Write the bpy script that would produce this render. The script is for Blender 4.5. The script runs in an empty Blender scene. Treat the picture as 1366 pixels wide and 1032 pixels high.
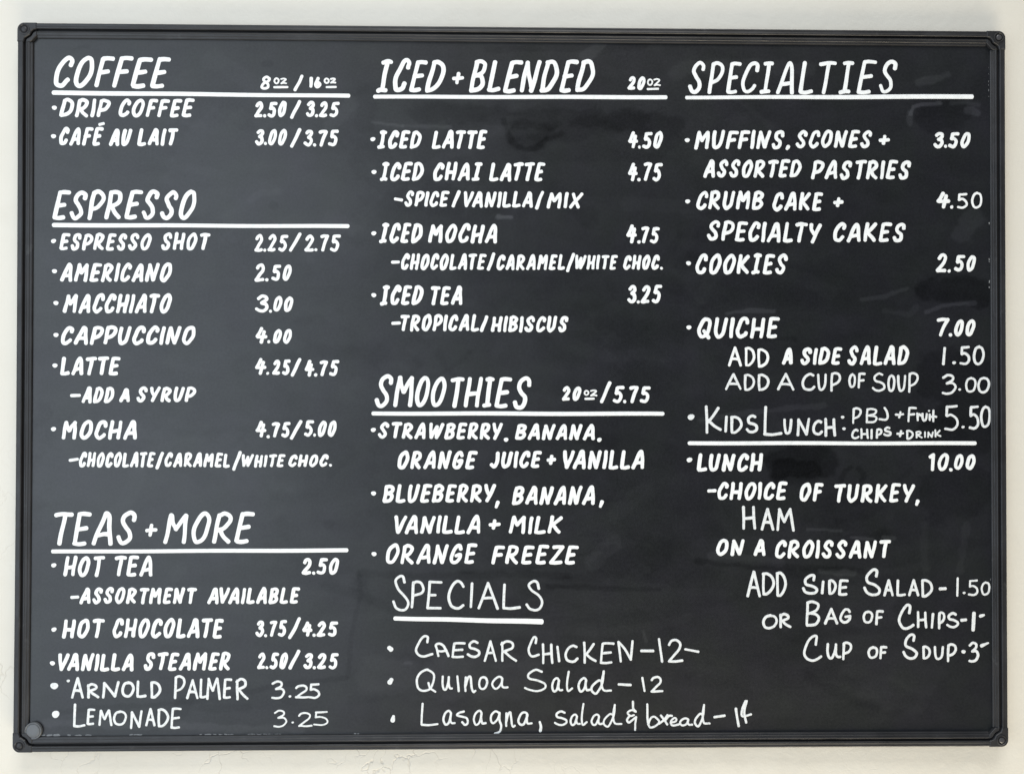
import bpy, math, random
import numpy as np
from mathutils import Matrix, Vector, Euler

random.seed(7)
rng = np.random.default_rng(11)
sc = bpy.context.scene
col = sc.collection
MM = 0.001

# ------------------------------------------------------------------ camera
CAM = [0.008734, -0.001281, -0.015991, -0.020342, -0.98174, -0.008779, 0.888061]            # tilt offsets x, y, z, then position (metres)
cam_d = bpy.data.cameras.new('camera')
cam = bpy.data.objects.new('camera', cam_d)
col.objects.link(cam)
cam.location = CAM[3:6]
cam.rotation_euler = Euler((math.pi / 2 + CAM[0], CAM[1], CAM[2]), 'XYZ')
cam_d.sensor_fit = 'HORIZONTAL'
cam_d.sensor_width = 36
cam_d.lens = 27.936
cam_d.clip_start = 0.02
cam_d.clip_end = 100
sc.camera = cam

# ------------------------------------------------------------------ light
world = bpy.data.worlds.new('World')
sc.world = world
world.use_nodes = True
wb = world.node_tree.nodes['Background']
wb.inputs[0].default_value = (0.92, 0.96, 1.0, 1)
wb.inputs[1].default_value = 0.10


def area(name, loc, target, sx, sy, power, color):
    d = bpy.data.lights.new(name, 'AREA')
    d.shape = 'RECTANGLE'
    d.size, d.size_y = sx, sy
    d.energy = power
    d.color = color
    o = bpy.data.objects.new(name, d)
    col.objects.link(o)
    o.location = loc
    o.rotation_euler = (Vector(target) - Vector(loc)).to_track_quat('-Z', 'Y').to_euler()
    return o


area('ceiling_light', (0.1, -2.0, 4.0), (0, 0, 0), 2.6, 1.6, 160, (1.0, 0.98, 0.93))
area('window_light', (-1.95, -2.25, 0.05), (-0.5, 0, 0), 3.1, 3.7, 82, (0.80, 0.90, 1.0))
area('floor_bounce', (1.0, -1.1, -3.1), (0.3, 0, -0.3), 3.4, 1.0, 156, (1.0, 0.89, 0.70))

sc.view_settings.view_transform = 'Standard'
sc.view_settings.look = 'None'
sc.view_settings.exposure = 0.0
sc.view_settings.gamma = 1.0
sc.view_settings.use_curve_mapping = False


# ------------------------------------------------------------------ materials
class NT:
    def __init__(self, name):
        self.m = bpy.data.materials.new(name)
        self.m.use_nodes = True
        self.t = self.m.node_tree
        self.b = self.t.nodes['Principled BSDF']
        self.co = self.n('ShaderNodeTexCoord').outputs['Object']

    def n(self, kind, **kw):
        x = self.t.nodes.new(kind)
        for k_, v in kw.items():
            setattr(x, k_, v)
        return x

    def link(self, a, b):
        self.t.links.new(a, b)

    def put(self, sock, v):
        if hasattr(v, 'is_output') or hasattr(v, 'links'):
            self.link(v, sock)
        else:
            sock.default_value = v

    def scale(self, v, s):
        m = self.n('ShaderNodeMapping')
        self.link(v, m.inputs[0])
        m.inputs['Scale'].default_value = s
        return m.outputs[0]

    def noise(self, s, detail=3, rough=.55, vec=None, dist=0):
        x = self.n('ShaderNodeTexNoise')
        self.link(vec if vec is not None else self.co, x.inputs['Vector'])
        x.inputs['Scale'].default_value = s
        x.inputs['Detail'].default_value = detail
        x.inputs['Roughness'].default_value = rough
        x.inputs['Distortion'].default_value = dist
        return x.outputs['Fac']

    def rng(self, v, a, b, c, d):
        x = self.n('ShaderNodeMapRange')
        x.inputs[1].default_value, x.inputs[2].default_value = a, b
        x.inputs[3].default_value, x.inputs[4].default_value = c, d
        self.link(v, x.inputs[0])
        return x.outputs[0]

    def math(self, op, a, b=0.0, c=0.0):
        x = self.n('ShaderNodeMath', operation=op)
        for s, v in zip(x.inputs, (a, b, c)):
            self.put(s, v)
        return x.outputs[0]

    def mix(self, f, a, b):
        x = self.n('ShaderNodeMix', data_type='RGBA')
        self.put(x.inputs[0], f)
        self.put(x.inputs[6], a)
        self.put(x.inputs[7], b)
        return x.outputs[2]

    def bump(self, h, strength, dist):
        x = self.n('ShaderNodeBump')
        x.inputs['Strength'].default_value = strength
        x.inputs['Distance'].default_value = dist
        self.link(h, x.inputs['Height'])
        self.link(x.outputs[0], self.b.inputs['Normal'])


def wall_material():
    k = NT('plaster')
    base = k.mix(k.rng(k.noise(2.2, 4), .35, .65, 0, 1), (.68, .655, .59, 1), (.715, .695, .635, 1))
    base = k.mix(k.rng(k.noise(16, 4, .6), .5, .75, 0, .35), base, (.63, .605, .54, 1))
    # hairline crazing, only where the old paint has wrinkled
    warp = k.n('ShaderNodeVectorMath', operation='ADD')
    wn = k.n('ShaderNodeTexNoise')
    wn.inputs['Scale'].default_value = 11
    wn.inputs['Detail'].default_value = 4
    k.link(k.co, wn.inputs['Vector'])
    sv = k.n('ShaderNodeVectorMath', operation='SCALE')
    sv.inputs['Scale'].default_value = .16
    k.link(wn.outputs['Color'], sv.inputs[0])
    k.link(k.co, warp.inputs[0])
    k.link(sv.outputs[0], warp.inputs[1])
    vo = k.n('ShaderNodeTexVoronoi', feature='DISTANCE_TO_EDGE')
    vo.inputs['Scale'].default_value = 19
    k.link(k.scale(warp.outputs[0], (1.5, 1, .8)), vo.inputs['Vector'])
    crack = k.rng(vo.outputs['Distance'], 0.0, .020, 1, 0)
    sep = k.n('ShaderNodeSeparateXYZ')
    k.link(k.co, sep.inputs[0])
    low = k.rng(sep.outputs['Z'], .0, -.42, 0, 1)
    left = k.rng(sep.outputs['X'], .20, -.1, .1, 1)
    some = k.rng(k.noise(9, 3), .46, .58, 0, 1)
    mask = k.math('MULTIPLY', k.math('MULTIPLY', crack, some), k.math('MULTIPLY', low, left))
    base = k.mix(k.math('MULTIPLY', mask, .24), base, (.33, .28, .22, 1))
    k.link(base, k.b.inputs['Base Color'])
    k.b.inputs['Roughness'].default_value = .55
    h = k.math('ADD', k.math('MULTIPLY', k.noise(26, 5, .6), .7), k.math('MULTIPLY', k.noise(160, 3), .12))
    h = k.math('SUBTRACT', h, k.math('MULTIPLY', mask, .35))
    k.bump(h, .35, .004)
    return k.m


def panel_material():
    k = NT('black_writing_surface')
    at = k.n('ShaderNodeAttribute', attribute_name='film')
    film = at.outputs['Fac']
    wipe = k.noise(7, 5, .6, k.scale(k.co, (1, 1, 2.6)), 1.2)
    fine = k.noise(330, 3, .8)
    blot = k.noise(38, 3, .6)
    haze = k.math('ADD', k.math('MULTIPLY', k.rng(wipe, .3, .7, -.5, .5), .15), film)
    haze = k.math('ADD', haze, k.math('MULTIPLY', k.rng(fine, .3, .7, -.5, .5), .22))
    haze = k.math('ADD', haze, k.math('MULTIPLY', k.rng(blot, .3, .7, -.5, .5), .08))
    tint = k.rng(k.noise(16, 3), .35, .65, 0, 1)
    pale = k.mix(tint, (.0235, .029, .032, 1), (.025, .0265, .038, 1))
    f = k.rng(haze, -.5, 1.0, 0, 1)
    base = k.mix(f, (.0012, .0015, .0021, 1), pale)
    k.link(base, k.b.inputs['Base Color'])
    k.link(k.rng(haze, -.5, .6, .30, .47), k.b.inputs['Roughness'])
    k.link(k.rng(haze, -.6, .9, .28, .82), k.b.inputs['Specular IOR Level'])
    k.b.inputs['IOR'].default_value = 1.55
    k.bump(k.noise(420, 2, .6), .06, .0006)
    return k.m


def plastic_material():
    k = NT('grey_black_plastic')
    lo = k.noise(14, 4, .6)
    base = k.mix(k.rng(lo, .35, .7, 0, 1), (.011, .0115, .0135, 1), (.022, .023, .027, 1))
    scuff = k.rng(k.noise(46, 5, .7), .62, .74, 0, .5)
    base = k.mix(scuff, base, (.06, .062, .066, 1))
    k.link(base, k.b.inputs['Base Color'])
    k.link(k.rng(k.noise(60, 3), .3, .7, .40, .56), k.b.inputs['Roughness'])
    k.bump(k.noise(300, 2), .08, .0006)
    return k.m


def plain(name, c, rough, spec=.5):
    k = NT(name)
    k.link(k.mix(k.rng(k.noise(80, 3), .3, .7, 0, 1), tuple(v * .86 for v in c) + (1,), c + (1,)), k.b.inputs['Base Color'])
    k.b.inputs['Roughness'].default_value = rough
    k.b.inputs['Specular IOR Level'].default_value = spec
    return k.m


def ink_material(name, c, patch, thin):
    """White paint-marker ink; thin where the pen ran dry."""
    k = NT(name)
    v = k.rng(k.noise(patch, 4, .7), .47, .72, 0, thin)
    k.link(k.mix(v, c, (.50, .53, .55, 1)), k.b.inputs['Base Color'])
    k.b.inputs['Roughness'].default_value = .6
    k.b.inputs['Specular IOR Level'].default_value = .3
    return k.m


M_wall = wall_material()
M_panel = panel_material()
M_plastic = plastic_material()
M_dark = plain('matte_black', (.006, .006, .007), .6, .25)  # plain black for groove floors, screw recesses and the backing
M_pale = plain('worn_plastic_screw', (.06, .06, .066), .35)
M_ink = ink_material('white_marker_ink', (.86, .885, .90, 1), 150, .42)
M_pen = ink_material('white_pen_ink', (.77, .80, .82, 1), 300, .95)
M_magnet = plain('grey_magnet', (.115, .125, .137), .42)
M_residue = plain('dried_ink_residue', (.24, .25, .26), .7, .2)


# ------------------------------------------------------------------ helpers
def mesh_obj(name, verts, faces, mat, parent=None, loc=(0, 0, 0), smooth=False):
    me = bpy.data.meshes.new(name)
    me.from_pydata([tuple(v) for v in verts], [], faces)
    me.validate()
    me.materials.append(mat)
    if smooth:
        me.polygons.foreach_set('use_smooth', [True] * len(me.polygons))
    me.update()
    o = bpy.data.objects.new(name, me)
    o.location = loc
    col.objects.link(o)
    if parent is not None:
        o.parent = parent
    return o


# ------------------------------------------------------------------ the wall
def build_wall():
    nx, nz = 130, 100
    xs = np.linspace(-1.6, 1.6, nx)
    zs = np.linspace(-1.3, 1.3, nz)
    v, f = [], []
    for z in zs:
        for x in xs:
            d = .0010 * math.sin(x * 3.1 + 1.3 * math.sin(z * 2.2)) + .0007 * math.sin(z * 7.3 + x * 2.0)
            v.append((x, .0125 + d, z))
    for j in range(nz - 1):
        for i in range(nx - 1):
            a = j * nx + i
            f.append((a, a + 1, a + nx + 1, a + nx))
    n = len(v)                                       # back and edges: a wall with thickness
    v += [(-1.6, .16, -1.3), (1.6, .16, -1.3), (1.6, .16, 1.3), (-1.6, .16, 1.3)]
    f.append((n + 3, n + 2, n + 1, n))
    f.append(tuple(range(nx - 1, -1, -1)) + (n, n + 1))
    f.append(tuple((nz - 1) * nx + i for i in range(nx)) + (n + 2, n + 3))
    o = mesh_obj('wall', v, f, M_wall, smooth=False)
    o.data.polygons.foreach_set('use_smooth', [i < (nx - 1) * (nz - 1) for i in range(len(o.data.polygons))])
    o['kind'] = 'structure'
    return o


build_wall()

# ------------------------------------------------------------------ the board
HX, HZ = .610, .4440              # half width and height over the frame
board = bpy.data.objects.new('menu_board', None)
board.empty_display_size = .05
col.objects.link(board)
board['label'] = 'wide black menu board with white hand lettering in three columns, hung on the cream wall'
board['category'] = 'menu board'

LINES = [
    ('heading', 'COFFEE', [('w', 'COFFEE', -568.4, 365.6, -424.2, 366.6, 404.9, 406.1, 5.75, 0.2)]),
    ('size_note', '8 oz / 16 oz', [('w', '8', -315.7, 365.4, -302.7, 365.5, 383.3, 383.4, 3.52, 0.17), ('g', 2.41, [('o', -299.5, 372.4, -291.9, 381.0), ('z', -291.4, 372.5, -282.6, 380.7)]), ('k', 2.78, 2.78, [(-298.5, 368.8), (-282.1, 369.1)]), ('w', '/', -274.8, 363.4, -262.7, 363.5, 384.8, 384.9, 4.08, 0), ('w', '16', -255.6, 367.6, -240.4, 367.8, 382.5, 382.7, 4.26, 0.05), ('g', 2.41, [('o', -237.8, 373.3, -230.3, 381.1), ('z', -230.3, 373.7, -222.2, 381.2)]), ('k', 2.6, 2.6, [(-234.3, 369.4), (-222.8, 369.7)])]),
    ('underline', 'line under COFFEE', [('k', 5.19, 5.19, [(-568.4, 360.1), (-206.9, 358.8)])]),
    ('menu_item', 'DRIP COFFEE', [('w', 'DRIP', -561.2, 329.7, -498.6, 330.1, 353.4, 353.9, 4.64, 0.17), ('w', 'COFFEE', -488.9, 330.2, -395.0, 330.8, 353.3, 354.0, 4.64, 0.17)]),
    ('bullet', '', [('d', -567.2, 341.6, 3.15, 2.58)]),
    ('price', '2.50/3.25', [('w', '2.50', -323.2, 331.1, -282.8, 331.4, 351.5, 351.7, 4.26, 0.12), ('w', '/', -279.1, 329.4, -264.6, 329.5, 354.2, 354.3, 4.45, 0), ('w', '3.25', -260.1, 331.9, -217.6, 332.2, 351.9, 352.2, 4.26, 0.12)]),
    ('bullet', '', [('d', -568.0, 306.5, 3.15, 2.58)]),
    ('menu_item', 'CAFÉ AU LAIT', [('w', 'CAFE', -561.3, 295.0, -506.4, 295.4, 318.3, 318.7, 4.64, 0.17), ('k', 3.52, 3.52, [(-512.0, 321.3), (-507.0, 322.6)]), ('w', 'AU', -500.8, 294.8, -472.3, 295.0, 316.7, 316.9, 4.64, 0.17), ('w', 'LAIT', -466.0, 295.0, -415.3, 295.3, 316.9, 317.3, 4.64, 0.17)]),
    ('price', '3.00/3.75', [('w', '3.00', -322.1, 296.5, -282.7, 296.7, 317.3, 317.5, 4.26, 0.12), ('w', '/', -279.0, 293.5, -264.4, 293.6, 318.6, 318.7, 4.45, 0), ('w', '3.75', -262.4, 295.6, -218.3, 295.9, 316.8, 317.1, 4.26, 0.12)]),
    ('heading', 'ESPRESSO', [('w', 'ESPRESSO', -569.1, 203.3, -393.4, 204.2, 240.7, 241.7, 5.47, 0.17)]),
    ('underline', 'line under ESPRESSO', [('k', 5.01, 5.01, [(-567.3, 197.4), (-207.5, 197.6)])]),
    ('bullet', '', [('d', -567.2, 177.8, 3.15, 2.58)]),
    ('menu_item', 'ESPRESSO SHOT', [('w', 'ESPRESSO', -560.2, 166.1, -447.8, 166.5, 187.6, 188.1, 4.36, 0.14), ('w', 'SHOT', -436.3, 166.6, -375.3, 166.8, 188.7, 189.0, 4.45, 0.14)]),
    ('price', '2.25/2.75', [('w', '2.25', -322.4, 165.4, -280.4, 165.9, 188.1, 186.7, 4.08, 0.1), ('w', '/', -279.9, 165.6, -263.8, 165.7, 189.7, 189.8, 4.45, 0), ('w', '2.75', -261.2, 165.7, -215.6, 165.9, 187.5, 187.7, 4.17, 0.12)]),
    ('bullet', '', [('d', -565.8, 140.8, 3.15, 2.58)]),
    ('menu_item', 'AMERICANO', [('w', 'AMERICANO', -559.4, 127.2, -422.7, 127.6, 151.3, 151.9, 4.64, 0.17)]),
    ('price', '2.50', [('w', '2.', -322.2, 128.5, -304.8, 128.5, 151.3, 151.4, 4.26, 0.12), ('w', '50', -301.3, 129.6, -276.3, 129.7, 150.0, 150.1, 4.26, 0.1)]),
    ('bullet', '', [('d', -563.8, 101.8, 3.15, 2.58)]),
    ('menu_item', 'MACCHIATO', [('w', 'MACCHIATO', -555.4, 88.6, -423.0, 89.0, 113.5, 113.9, 4.64, 0.17)]),
    ('price', '3.00', [('w', '3.', -321.2, 90.2, -299.9, 90.2, 112.7, 112.7, 4.26, 0.1), ('w', '00', -298.5, 91.6, -274.0, 91.7, 111.3, 111.4, 4.17, 0.1)]),
    ('bullet', '', [('d', -563.5, 62.7, 3.15, 2.58)]),
    ('menu_item', 'CAPPUCCINO', [('w', 'CAPPUCCINO', -557.7, 50.1, -393.2, 50.5, 74.1, 74.6, 4.82, 0.17)]),
    ('price', '4.00', [('w', '4.', -320.2, 52.4, -301.8, 52.5, 73.5, 73.5, 4.26, 0.12), ('w', '00', -298.7, 52.5, -275.6, 52.5, 70.9, 71.0, 4.17, 0.1)]),
    ('bullet', '', [('d', -564.5, 25.3, 3.15, 2.58)]),
    ('menu_item', 'LATTE', [('w', 'LATTE', -558.4, 12.7, -483.8, 12.9, 36.5, 36.7, 4.73, 0.12)]),
    ('price', '4.25/4.75', [('w', '4.', -321.3, 14.0, -303.1, 14.1, 36.0, 36.0, 4.26, 0.12), ('w', '25', -299.9, 13.7, -276.9, 13.8, 33.0, 33.1, 4.26, 0.1), ('w', '/', -277.2, 11.6, -263.6, 11.7, 35.2, 35.2, 4.45, 0), ('w', '4.75', -260.1, 12.4, -217.4, 12.4, 32.7, 32.8, 4.26, 0.12)]),
    ('item_note', '- ADD A SYRUP', [('k', 3.71, 3.71, [(-544.4, -11.5), (-534.3, -11.2)]), ('w', 'ADD', -532.2, -21.5, -492.0, -21.4, -0.5, -0.5, 4.26, 0.17), ('w', 'A', -486.2, -20.2, -473.2, -20.2, -2.2, -2.2, 4.45, 0.12), ('w', 'SYRUP', -465.4, -19.7, -392.4, -19.6, -0.1, 0.0, 4.26, 0.17)]),
    ('bullet', '', [('d', -565.8, -52.4, 3.15, 2.58)]),
    ('menu_item', 'MOCHA', [('w', 'MOCHA', -556.2, -65.8, -464.6, -65.8, -41.4, -41.3, 4.73, 0.12)]),
    ('price', '4.75/5.00', [('w', '4.', -319.7, -63.5, -302.3, -63.5, -42.1, -42.1, 4.26, 0.12), ('w', '75', -300.0, -63.1, -276.6, -63.1, -43.3, -43.3, 4.26, 0.1), ('w', '/', -278.3, -65.6, -262.6, -65.6, -40.3, -40.3, 4.45, 0), ('w', '5.00', -260.9, -62.0, -220.1, -62.0, -41.5, -41.5, 4.26, 0.12)]),
    ('item_note', '- CHOCOLATE/CARAMEL/WHITE CHOC.', [('k', 3.52, 3.52, [(-545.6, -90.6), (-536.1, -89.2)]), ('w', 'CHOCOLATE', -534.8, -99.5, -441.5, -99.5, -80.3, -80.3, 3.8, 0.12), ('w', '/', -441.9, -101.6, -430.8, -101.6, -79.2, -79.2, 4.26, 0), ('w', 'CARAMEL', -430.8, -99.0, -350.4, -99.9, -80.6, -81.7, 3.8, 0.12), ('w', '/', -348.3, -103.4, -336.5, -103.4, -78.9, -78.9, 4.26, 0), ('w', 'WHITE', -336.1, -99.4, -282.9, -99.4, -83.1, -83.1, 3.62, 0.15), ('w', 'CHOC.', -279.4, -98.9, -226.1, -98.9, -83.1, -83.1, 3.89, 0.15)]),
    ('heading', 'TEAS + MORE', [('w', 'TEAS', -564.9, -194.8, -464.5, -195.0, -152.5, -152.6, 5.38, 0.13), ('w', '+', -454.1, -184.0, -438.5, -184.0, -167.6, -167.6, 4.45, 0.1), ('w', 'MORE', -431.9, -193.2, -319.5, -193.4, -153.3, -153.4, 5.38, 0.17)]),
    ('underline', 'line under TEAS + MORE', [('k', 4.82, 4.82, [(-566.0, -201.9), (-207.7, -201.0)])]),
    ('bullet', '', [('d', -564.4, -218.6, 3.15, 2.58)]),
    ('menu_item', 'HOT TEA', [('w', 'HOT', -553.0, -232.7, -502.0, -232.8, -206.8, -206.9, 4.64, 0.12), ('w', 'TEA', -490.8, -233.0, -444.3, -233.1, -206.9, -207.0, 4.64, 0.1)]),
    ('price', '2.50', [('w', '2.50', -263.0, -231.2, -216.7, -231.3, -210.0, -210.1, 4.36, 0.12)]),
    ('item_note', '- ASSORTMENT AVAILABLE', [('k', 3.71, 3.71, [(-542.9, -257.8), (-534.9, -257.3)]), ('w', 'ASSORTMENT', -533.3, -266.0, -390.3, -266.4, -245.4, -245.8, 4.26, 0.12), ('w', 'AVAILABLE', -377.8, -266.6, -263.9, -266.9, -245.6, -245.9, 4.36, 0.14)]),
    ('bullet', '', [('d', -563.7, -296.8, 3.15, 2.58)]),
    ('menu_item', 'HOT CHOCOLATE', [('w', 'HOT', -553.8, -308.0, -501.6, -308.2, -284.0, -284.2, 4.64, 0.12), ('w', 'CHOCOLATE', -492.8, -307.9, -356.4, -308.4, -283.0, -283.4, 4.64, 0.12)]),
    ('price', '3.75/4.25', [('w', '3.75', -319.0, -307.0, -279.8, -307.1, -286.5, -286.6, 4.08, 0.1), ('w', '/', -279.2, -310.4, -263.1, -310.4, -282.2, -282.2, 4.45, 0), ('w', '4.25', -261.7, -306.8, -217.4, -307.0, -287.7, -287.8, 4.17, 0.12)]),
    ('bullet', '', [('d', -565.3, -337.8, 3.15, 2.58)]),
    ('menu_item', 'VANILLA STEAMER', [('w', 'VANILLA', -558.7, -347.9, -466.8, -348.3, -325.3, -325.7, 4.64, 0.12), ('w', 'STEAMER', -455.0, -347.5, -349.3, -348.0, -324.5, -324.9, 4.54, 0.14)]),
    ('price', '2.50/3.25', [('w', '2.50', -317.2, -346.4, -279.1, -346.5, -325.6, -325.8, 4.17, 0.12), ('w', '/', -278.7, -347.3, -263.6, -347.4, -321.8, -321.8, 4.45, 0), ('w', '3.25', -260.6, -346.6, -216.3, -346.8, -326.5, -326.6, 4.26, 0.12)]),
    ('bullet', 'large dot beside ARNOLD PALMER', [('d', -562.9, -365.4, 4.82, 3.89)]),
    ('handwritten_item', 'ARNOLD PALMER', [('d', -546.0, -359.3, 2.04, 1.67), ('g', 3.62, [('A', -542.8, -381.2, -526.6, -354.6), ('R', -524.0, -381.3, -507.8, -361.9), ('N', -505.4, -381.4, -483.3, -359.6), ('O', -482.0, -380.1, -465.3, -360.0), ('L', -463.6, -380.6, -450.6, -359.1), ('D', -446.8, -381.3, -433.0, -359.8)]), ('g', 3.43, [('P', -417.9, -382.5, -403.4, -352.8), ('A', -403.3, -382.6, -387.4, -357.5), ('L', -386.9, -381.6, -376.6, -356.6), ('M', -378.9, -383.7, -360.5, -355.6), ('E', -358.4, -382.4, -346.5, -356.7), ('R', -343.2, -384.4, -326.4, -356.4)])]),
    ('handwritten_price', '3.25', [('g', 3.06, [('3', -299.6, -383.1, -282.2, -359.6), ('2', -270.5, -382.2, -252.1, -364.8), ('5', -254.0, -382.9, -239.4, -363.2)]), ('d', -276.5, -379.5, 1.76, 1.44)]),
    ('bullet', 'large dot beside LEMONADE', [('d', -561.0, -399.8, 4.45, 4.45)]),
    ('handwritten_item', 'LEMONADE', [('g', 3.34, [('L', -540.1, -416.1, -524.4, -386.5), ('E', -523.8, -413.5, -512.5, -392.7), ('M', -509.5, -414.8, -492.1, -393.8), ('O', -492.0, -414.3, -474.3, -395.3), ('N', -471.1, -418.5, -455.3, -395.0), ('A', -452.7, -415.6, -439.6, -392.6), ('D', -438.0, -416.7, -423.2, -393.1), ('E', -422.0, -418.8, -407.8, -392.2)])]),
    ('handwritten_price', '3.25', [('g', 2.5, [('3', -296.9, -417.6, -279.5, -395.6), ('2', -266.4, -417.0, -248.3, -398.4), ('5', -248.3, -415.9, -229.2, -397.5)]), ('d', -273.0, -411.3, 1.48, 1.22)]),
    ('heading', 'ICED + BLENDED', [('w', '|CED', -173.9, 363.1, -88.1, 363.8, 405.0, 405.7, 5.56, 0.19), ('w', '+', -79.8, 373.7, -64.1, 373.8, 390.0, 390.1, 4.64, 0.1), ('w', 'BLENDED', -58.6, 363.4, 98.1, 364.5, 405.3, 406.6, 5.56, 0.19)]),
    ('size_note', '20 oz', [('w', '20', 138.1, 368.3, 161.0, 368.5, 385.6, 385.7, 4.08, 0.14), ('g', 2.32, [('o', 162.7, 373.8, 170.5, 383.1), ('z', 170.5, 373.5, 180.1, 383.6)]), ('k', 2.6, 2.6, [(163.5, 369.9), (176.6, 370.4)])]),
    ('underline', 'line under ICED + BLENDED', [('k', 4.91, 4.91, [(-174.9, 358.0), (186.3, 360.0)])]),
    ('bullet', '', [('d', -177.0, 305.4, 3.15, 2.58)]),
    ('menu_item', 'ICED LATTE', [('w', '|CED', -172.1, 293.4, -116.5, 293.7, 316.6, 317.0, 4.54, 0.15), ('w', 'LATTE', -104.7, 293.4, -34.4, 293.8, 317.1, 317.5, 4.54, 0.15)]),
    ('price', '4.50', [('w', '4.50', 139.1, 295.3, 182.8, 295.6, 317.2, 317.5, 4.36, 0.14)]),
    ('bullet', '', [('d', -175.5, 264.8, 3.15, 2.58)]),
    ('menu_item', 'ICED CHAI LATTE', [('w', '|CED', -169.0, 253.4, -113.7, 253.7, 277.5, 277.8, 4.54, 0.15), ('w', 'CHA|', -102.6, 253.8, -41.5, 254.1, 277.5, 277.8, 4.54, 0.15), ('w', 'LATTE', -33.4, 253.8, 37.0, 254.1, 277.9, 278.3, 4.54, 0.15)]),
    ('price', '4.75', [('w', '4.75', 139.1, 254.7, 182.8, 255.0, 278.3, 278.5, 4.36, 0.14)]),
    ('item_note', '- SPICE/VANILLA/MIX', [('k', 3.71, 3.71, [(-149.6, 231.7), (-141.1, 230.3)]), ('w', 'SPICE', -138.4, 221.6, -81.8, 221.9, 242.0, 242.3, 4.17, 0.13), ('w', '/', -80.1, 220.4, -68.9, 220.5, 242.3, 242.3, 4.36, 0), ('w', 'VANILLA', -64.9, 220.9, 20.7, 221.4, 241.7, 242.2, 4.17, 0.13), ('w', '/', 23.2, 219.3, 35.0, 219.4, 242.8, 242.9, 4.26, 0), ('w', 'MIX', 37.9, 220.4, 83.8, 220.6, 241.5, 241.7, 4.26, 0.15)]),
    ('bullet', '', [('d', -175.5, 189.0, 3.15, 2.58)]),
    ('menu_item', 'ICED MOCHA', [('w', '|CED', -169.6, 176.5, -115.1, 176.7, 202.0, 202.2, 4.73, 0.15), ('w', 'MOCHA', -108.7, 176.8, -23.3, 177.1, 201.2, 201.6, 4.73, 0.15)]),
    ('price', '4.75', [('w', '4.', 136.8, 177.2, 154.6, 177.3, 202.0, 202.1, 4.45, 0.12), ('w', '75', 155.3, 177.3, 178.9, 177.4, 198.5, 198.6, 4.36, 0.12)]),
    ('item_note', '- CHOCOLATE/CARAMEL/WHITE CHOC.', [('k', 3.71, 3.71, [(-152.8, 153.4), (-144.7, 153.7)]), ('w', 'CHOCOLATE', -142.1, 143.6, -36.1, 144.0, 164.4, 164.8, 4.08, 0.13), ('w', '/', -36.1, 143.0, -25.4, 143.0, 166.4, 166.4, 4.36, 0), ('w', 'CARAMEL', -24.1, 144.0, 61.0, 144.3, 164.0, 164.3, 3.99, 0.12), ('w', '/', 61.7, 141.6, 73.5, 141.7, 166.2, 166.3, 4.36, 0), ('w', 'WHITE', 73.5, 144.8, 126.8, 145.0, 163.6, 163.8, 3.8, 0.12), ('w', 'CHOC.', 133.0, 145.0, 182.8, 145.2, 163.8, 164.0, 4.08, 0.12)]),
    ('bullet', '', [('d', -175.3, 112.7, 3.15, 2.58)]),
    ('menu_item', 'ICED TEA', [('w', '|CED', -168.2, 99.8, -114.2, 100.0, 125.2, 125.4, 4.73, 0.14), ('w', 'TEA', -105.8, 100.0, -66.2, 100.1, 124.4, 124.5, 4.64, 0.12)]),
    ('price', '3.25', [('w', '3.25', 137.8, 103.2, 182.0, 103.4, 126.7, 126.9, 4.45, 0.12)]),
    ('item_note', '- TROPICAL/HIBISCUS', [('k', 3.89, 3.89, [(-152.1, 78.0), (-143.5, 78.5)]), ('w', 'TROPICAL', -143.0, 67.9, -45.1, 68.1, 89.2, 89.5, 4.26, 0.12), ('w', '/', -44.5, 67.0, -33.4, 67.1, 89.0, 89.1, 4.45, 0), ('w', 'HIBISCUS', -30.8, 67.1, 64.8, 67.3, 87.7, 88.0, 4.26, 0.12)]),
    ('heading', 'SMOOTHIES', [('g', 5.84, [('sS', -174.0, -26.7, -150.9, 15.9), ('sM', -151.7, -25.8, -125.1, 14.0), ('sO', -124.4, -25.8, -105.3, 13.6), ('sO', -105.2, -25.7, -85.2, 12.6), ('sT', -80.7, -26.2, -62.1, 12.2), ('sH', -64.6, -26.2, -40.2, 13.1), ('s|', -42.0, -26.1, -25.6, 12.7), ('sE', -26.8, -26.9, -3.2, 12.2)]), ('g', 5.75, [('sS', -4.1, -28.6, 19.7, 13.2)])]),
    ('size_note', '20 oz / 5.75', [('w', '20', 56.8, -17.4, 81.0, -17.3, 0.8, 0.9, 4.26, 0.12), ('g', 2.41, [('o', 84.0, -11.1, 91.2, -3.6), ('z', 91.6, -11.8, 101.4, -3.1)]), ('k', 2.78, 2.78, [(86.0, -14.7), (96.7, -14.5)]), ('w', '/', 103.9, -20.8, 118.2, -20.7, 6.9, 6.9, 4.45, 0), ('w', '5.75', 119.7, -20.4, 167.9, -20.4, 1.4, 1.5, 4.45, 0.12)]),
    ('underline', 'line under SMOOTHIES', [('k', 5.01, 5.01, [(-176.0, -33.0), (182.0, -33.1)])]),
    ('bullet', '', [('d', -175.4, -53.2, 3.15, 2.58)]),
    ('menu_item', 'STRAWBERRY, BANANA,', [('w', 'STRAWBERRY', -170.0, -63.9, -15.4, -66.2, -43.1, -44.4, 4.45, 0.14), ('d', -11.9, -65.2, 2.87, 2.6), ('w', 'BANANA', -1.1, -66.0, 98.0, -66.0, -45.5, -45.4, 4.54, 0.15), ('d', 103.5, -65.3, 2.87, 2.6)]),
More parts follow.
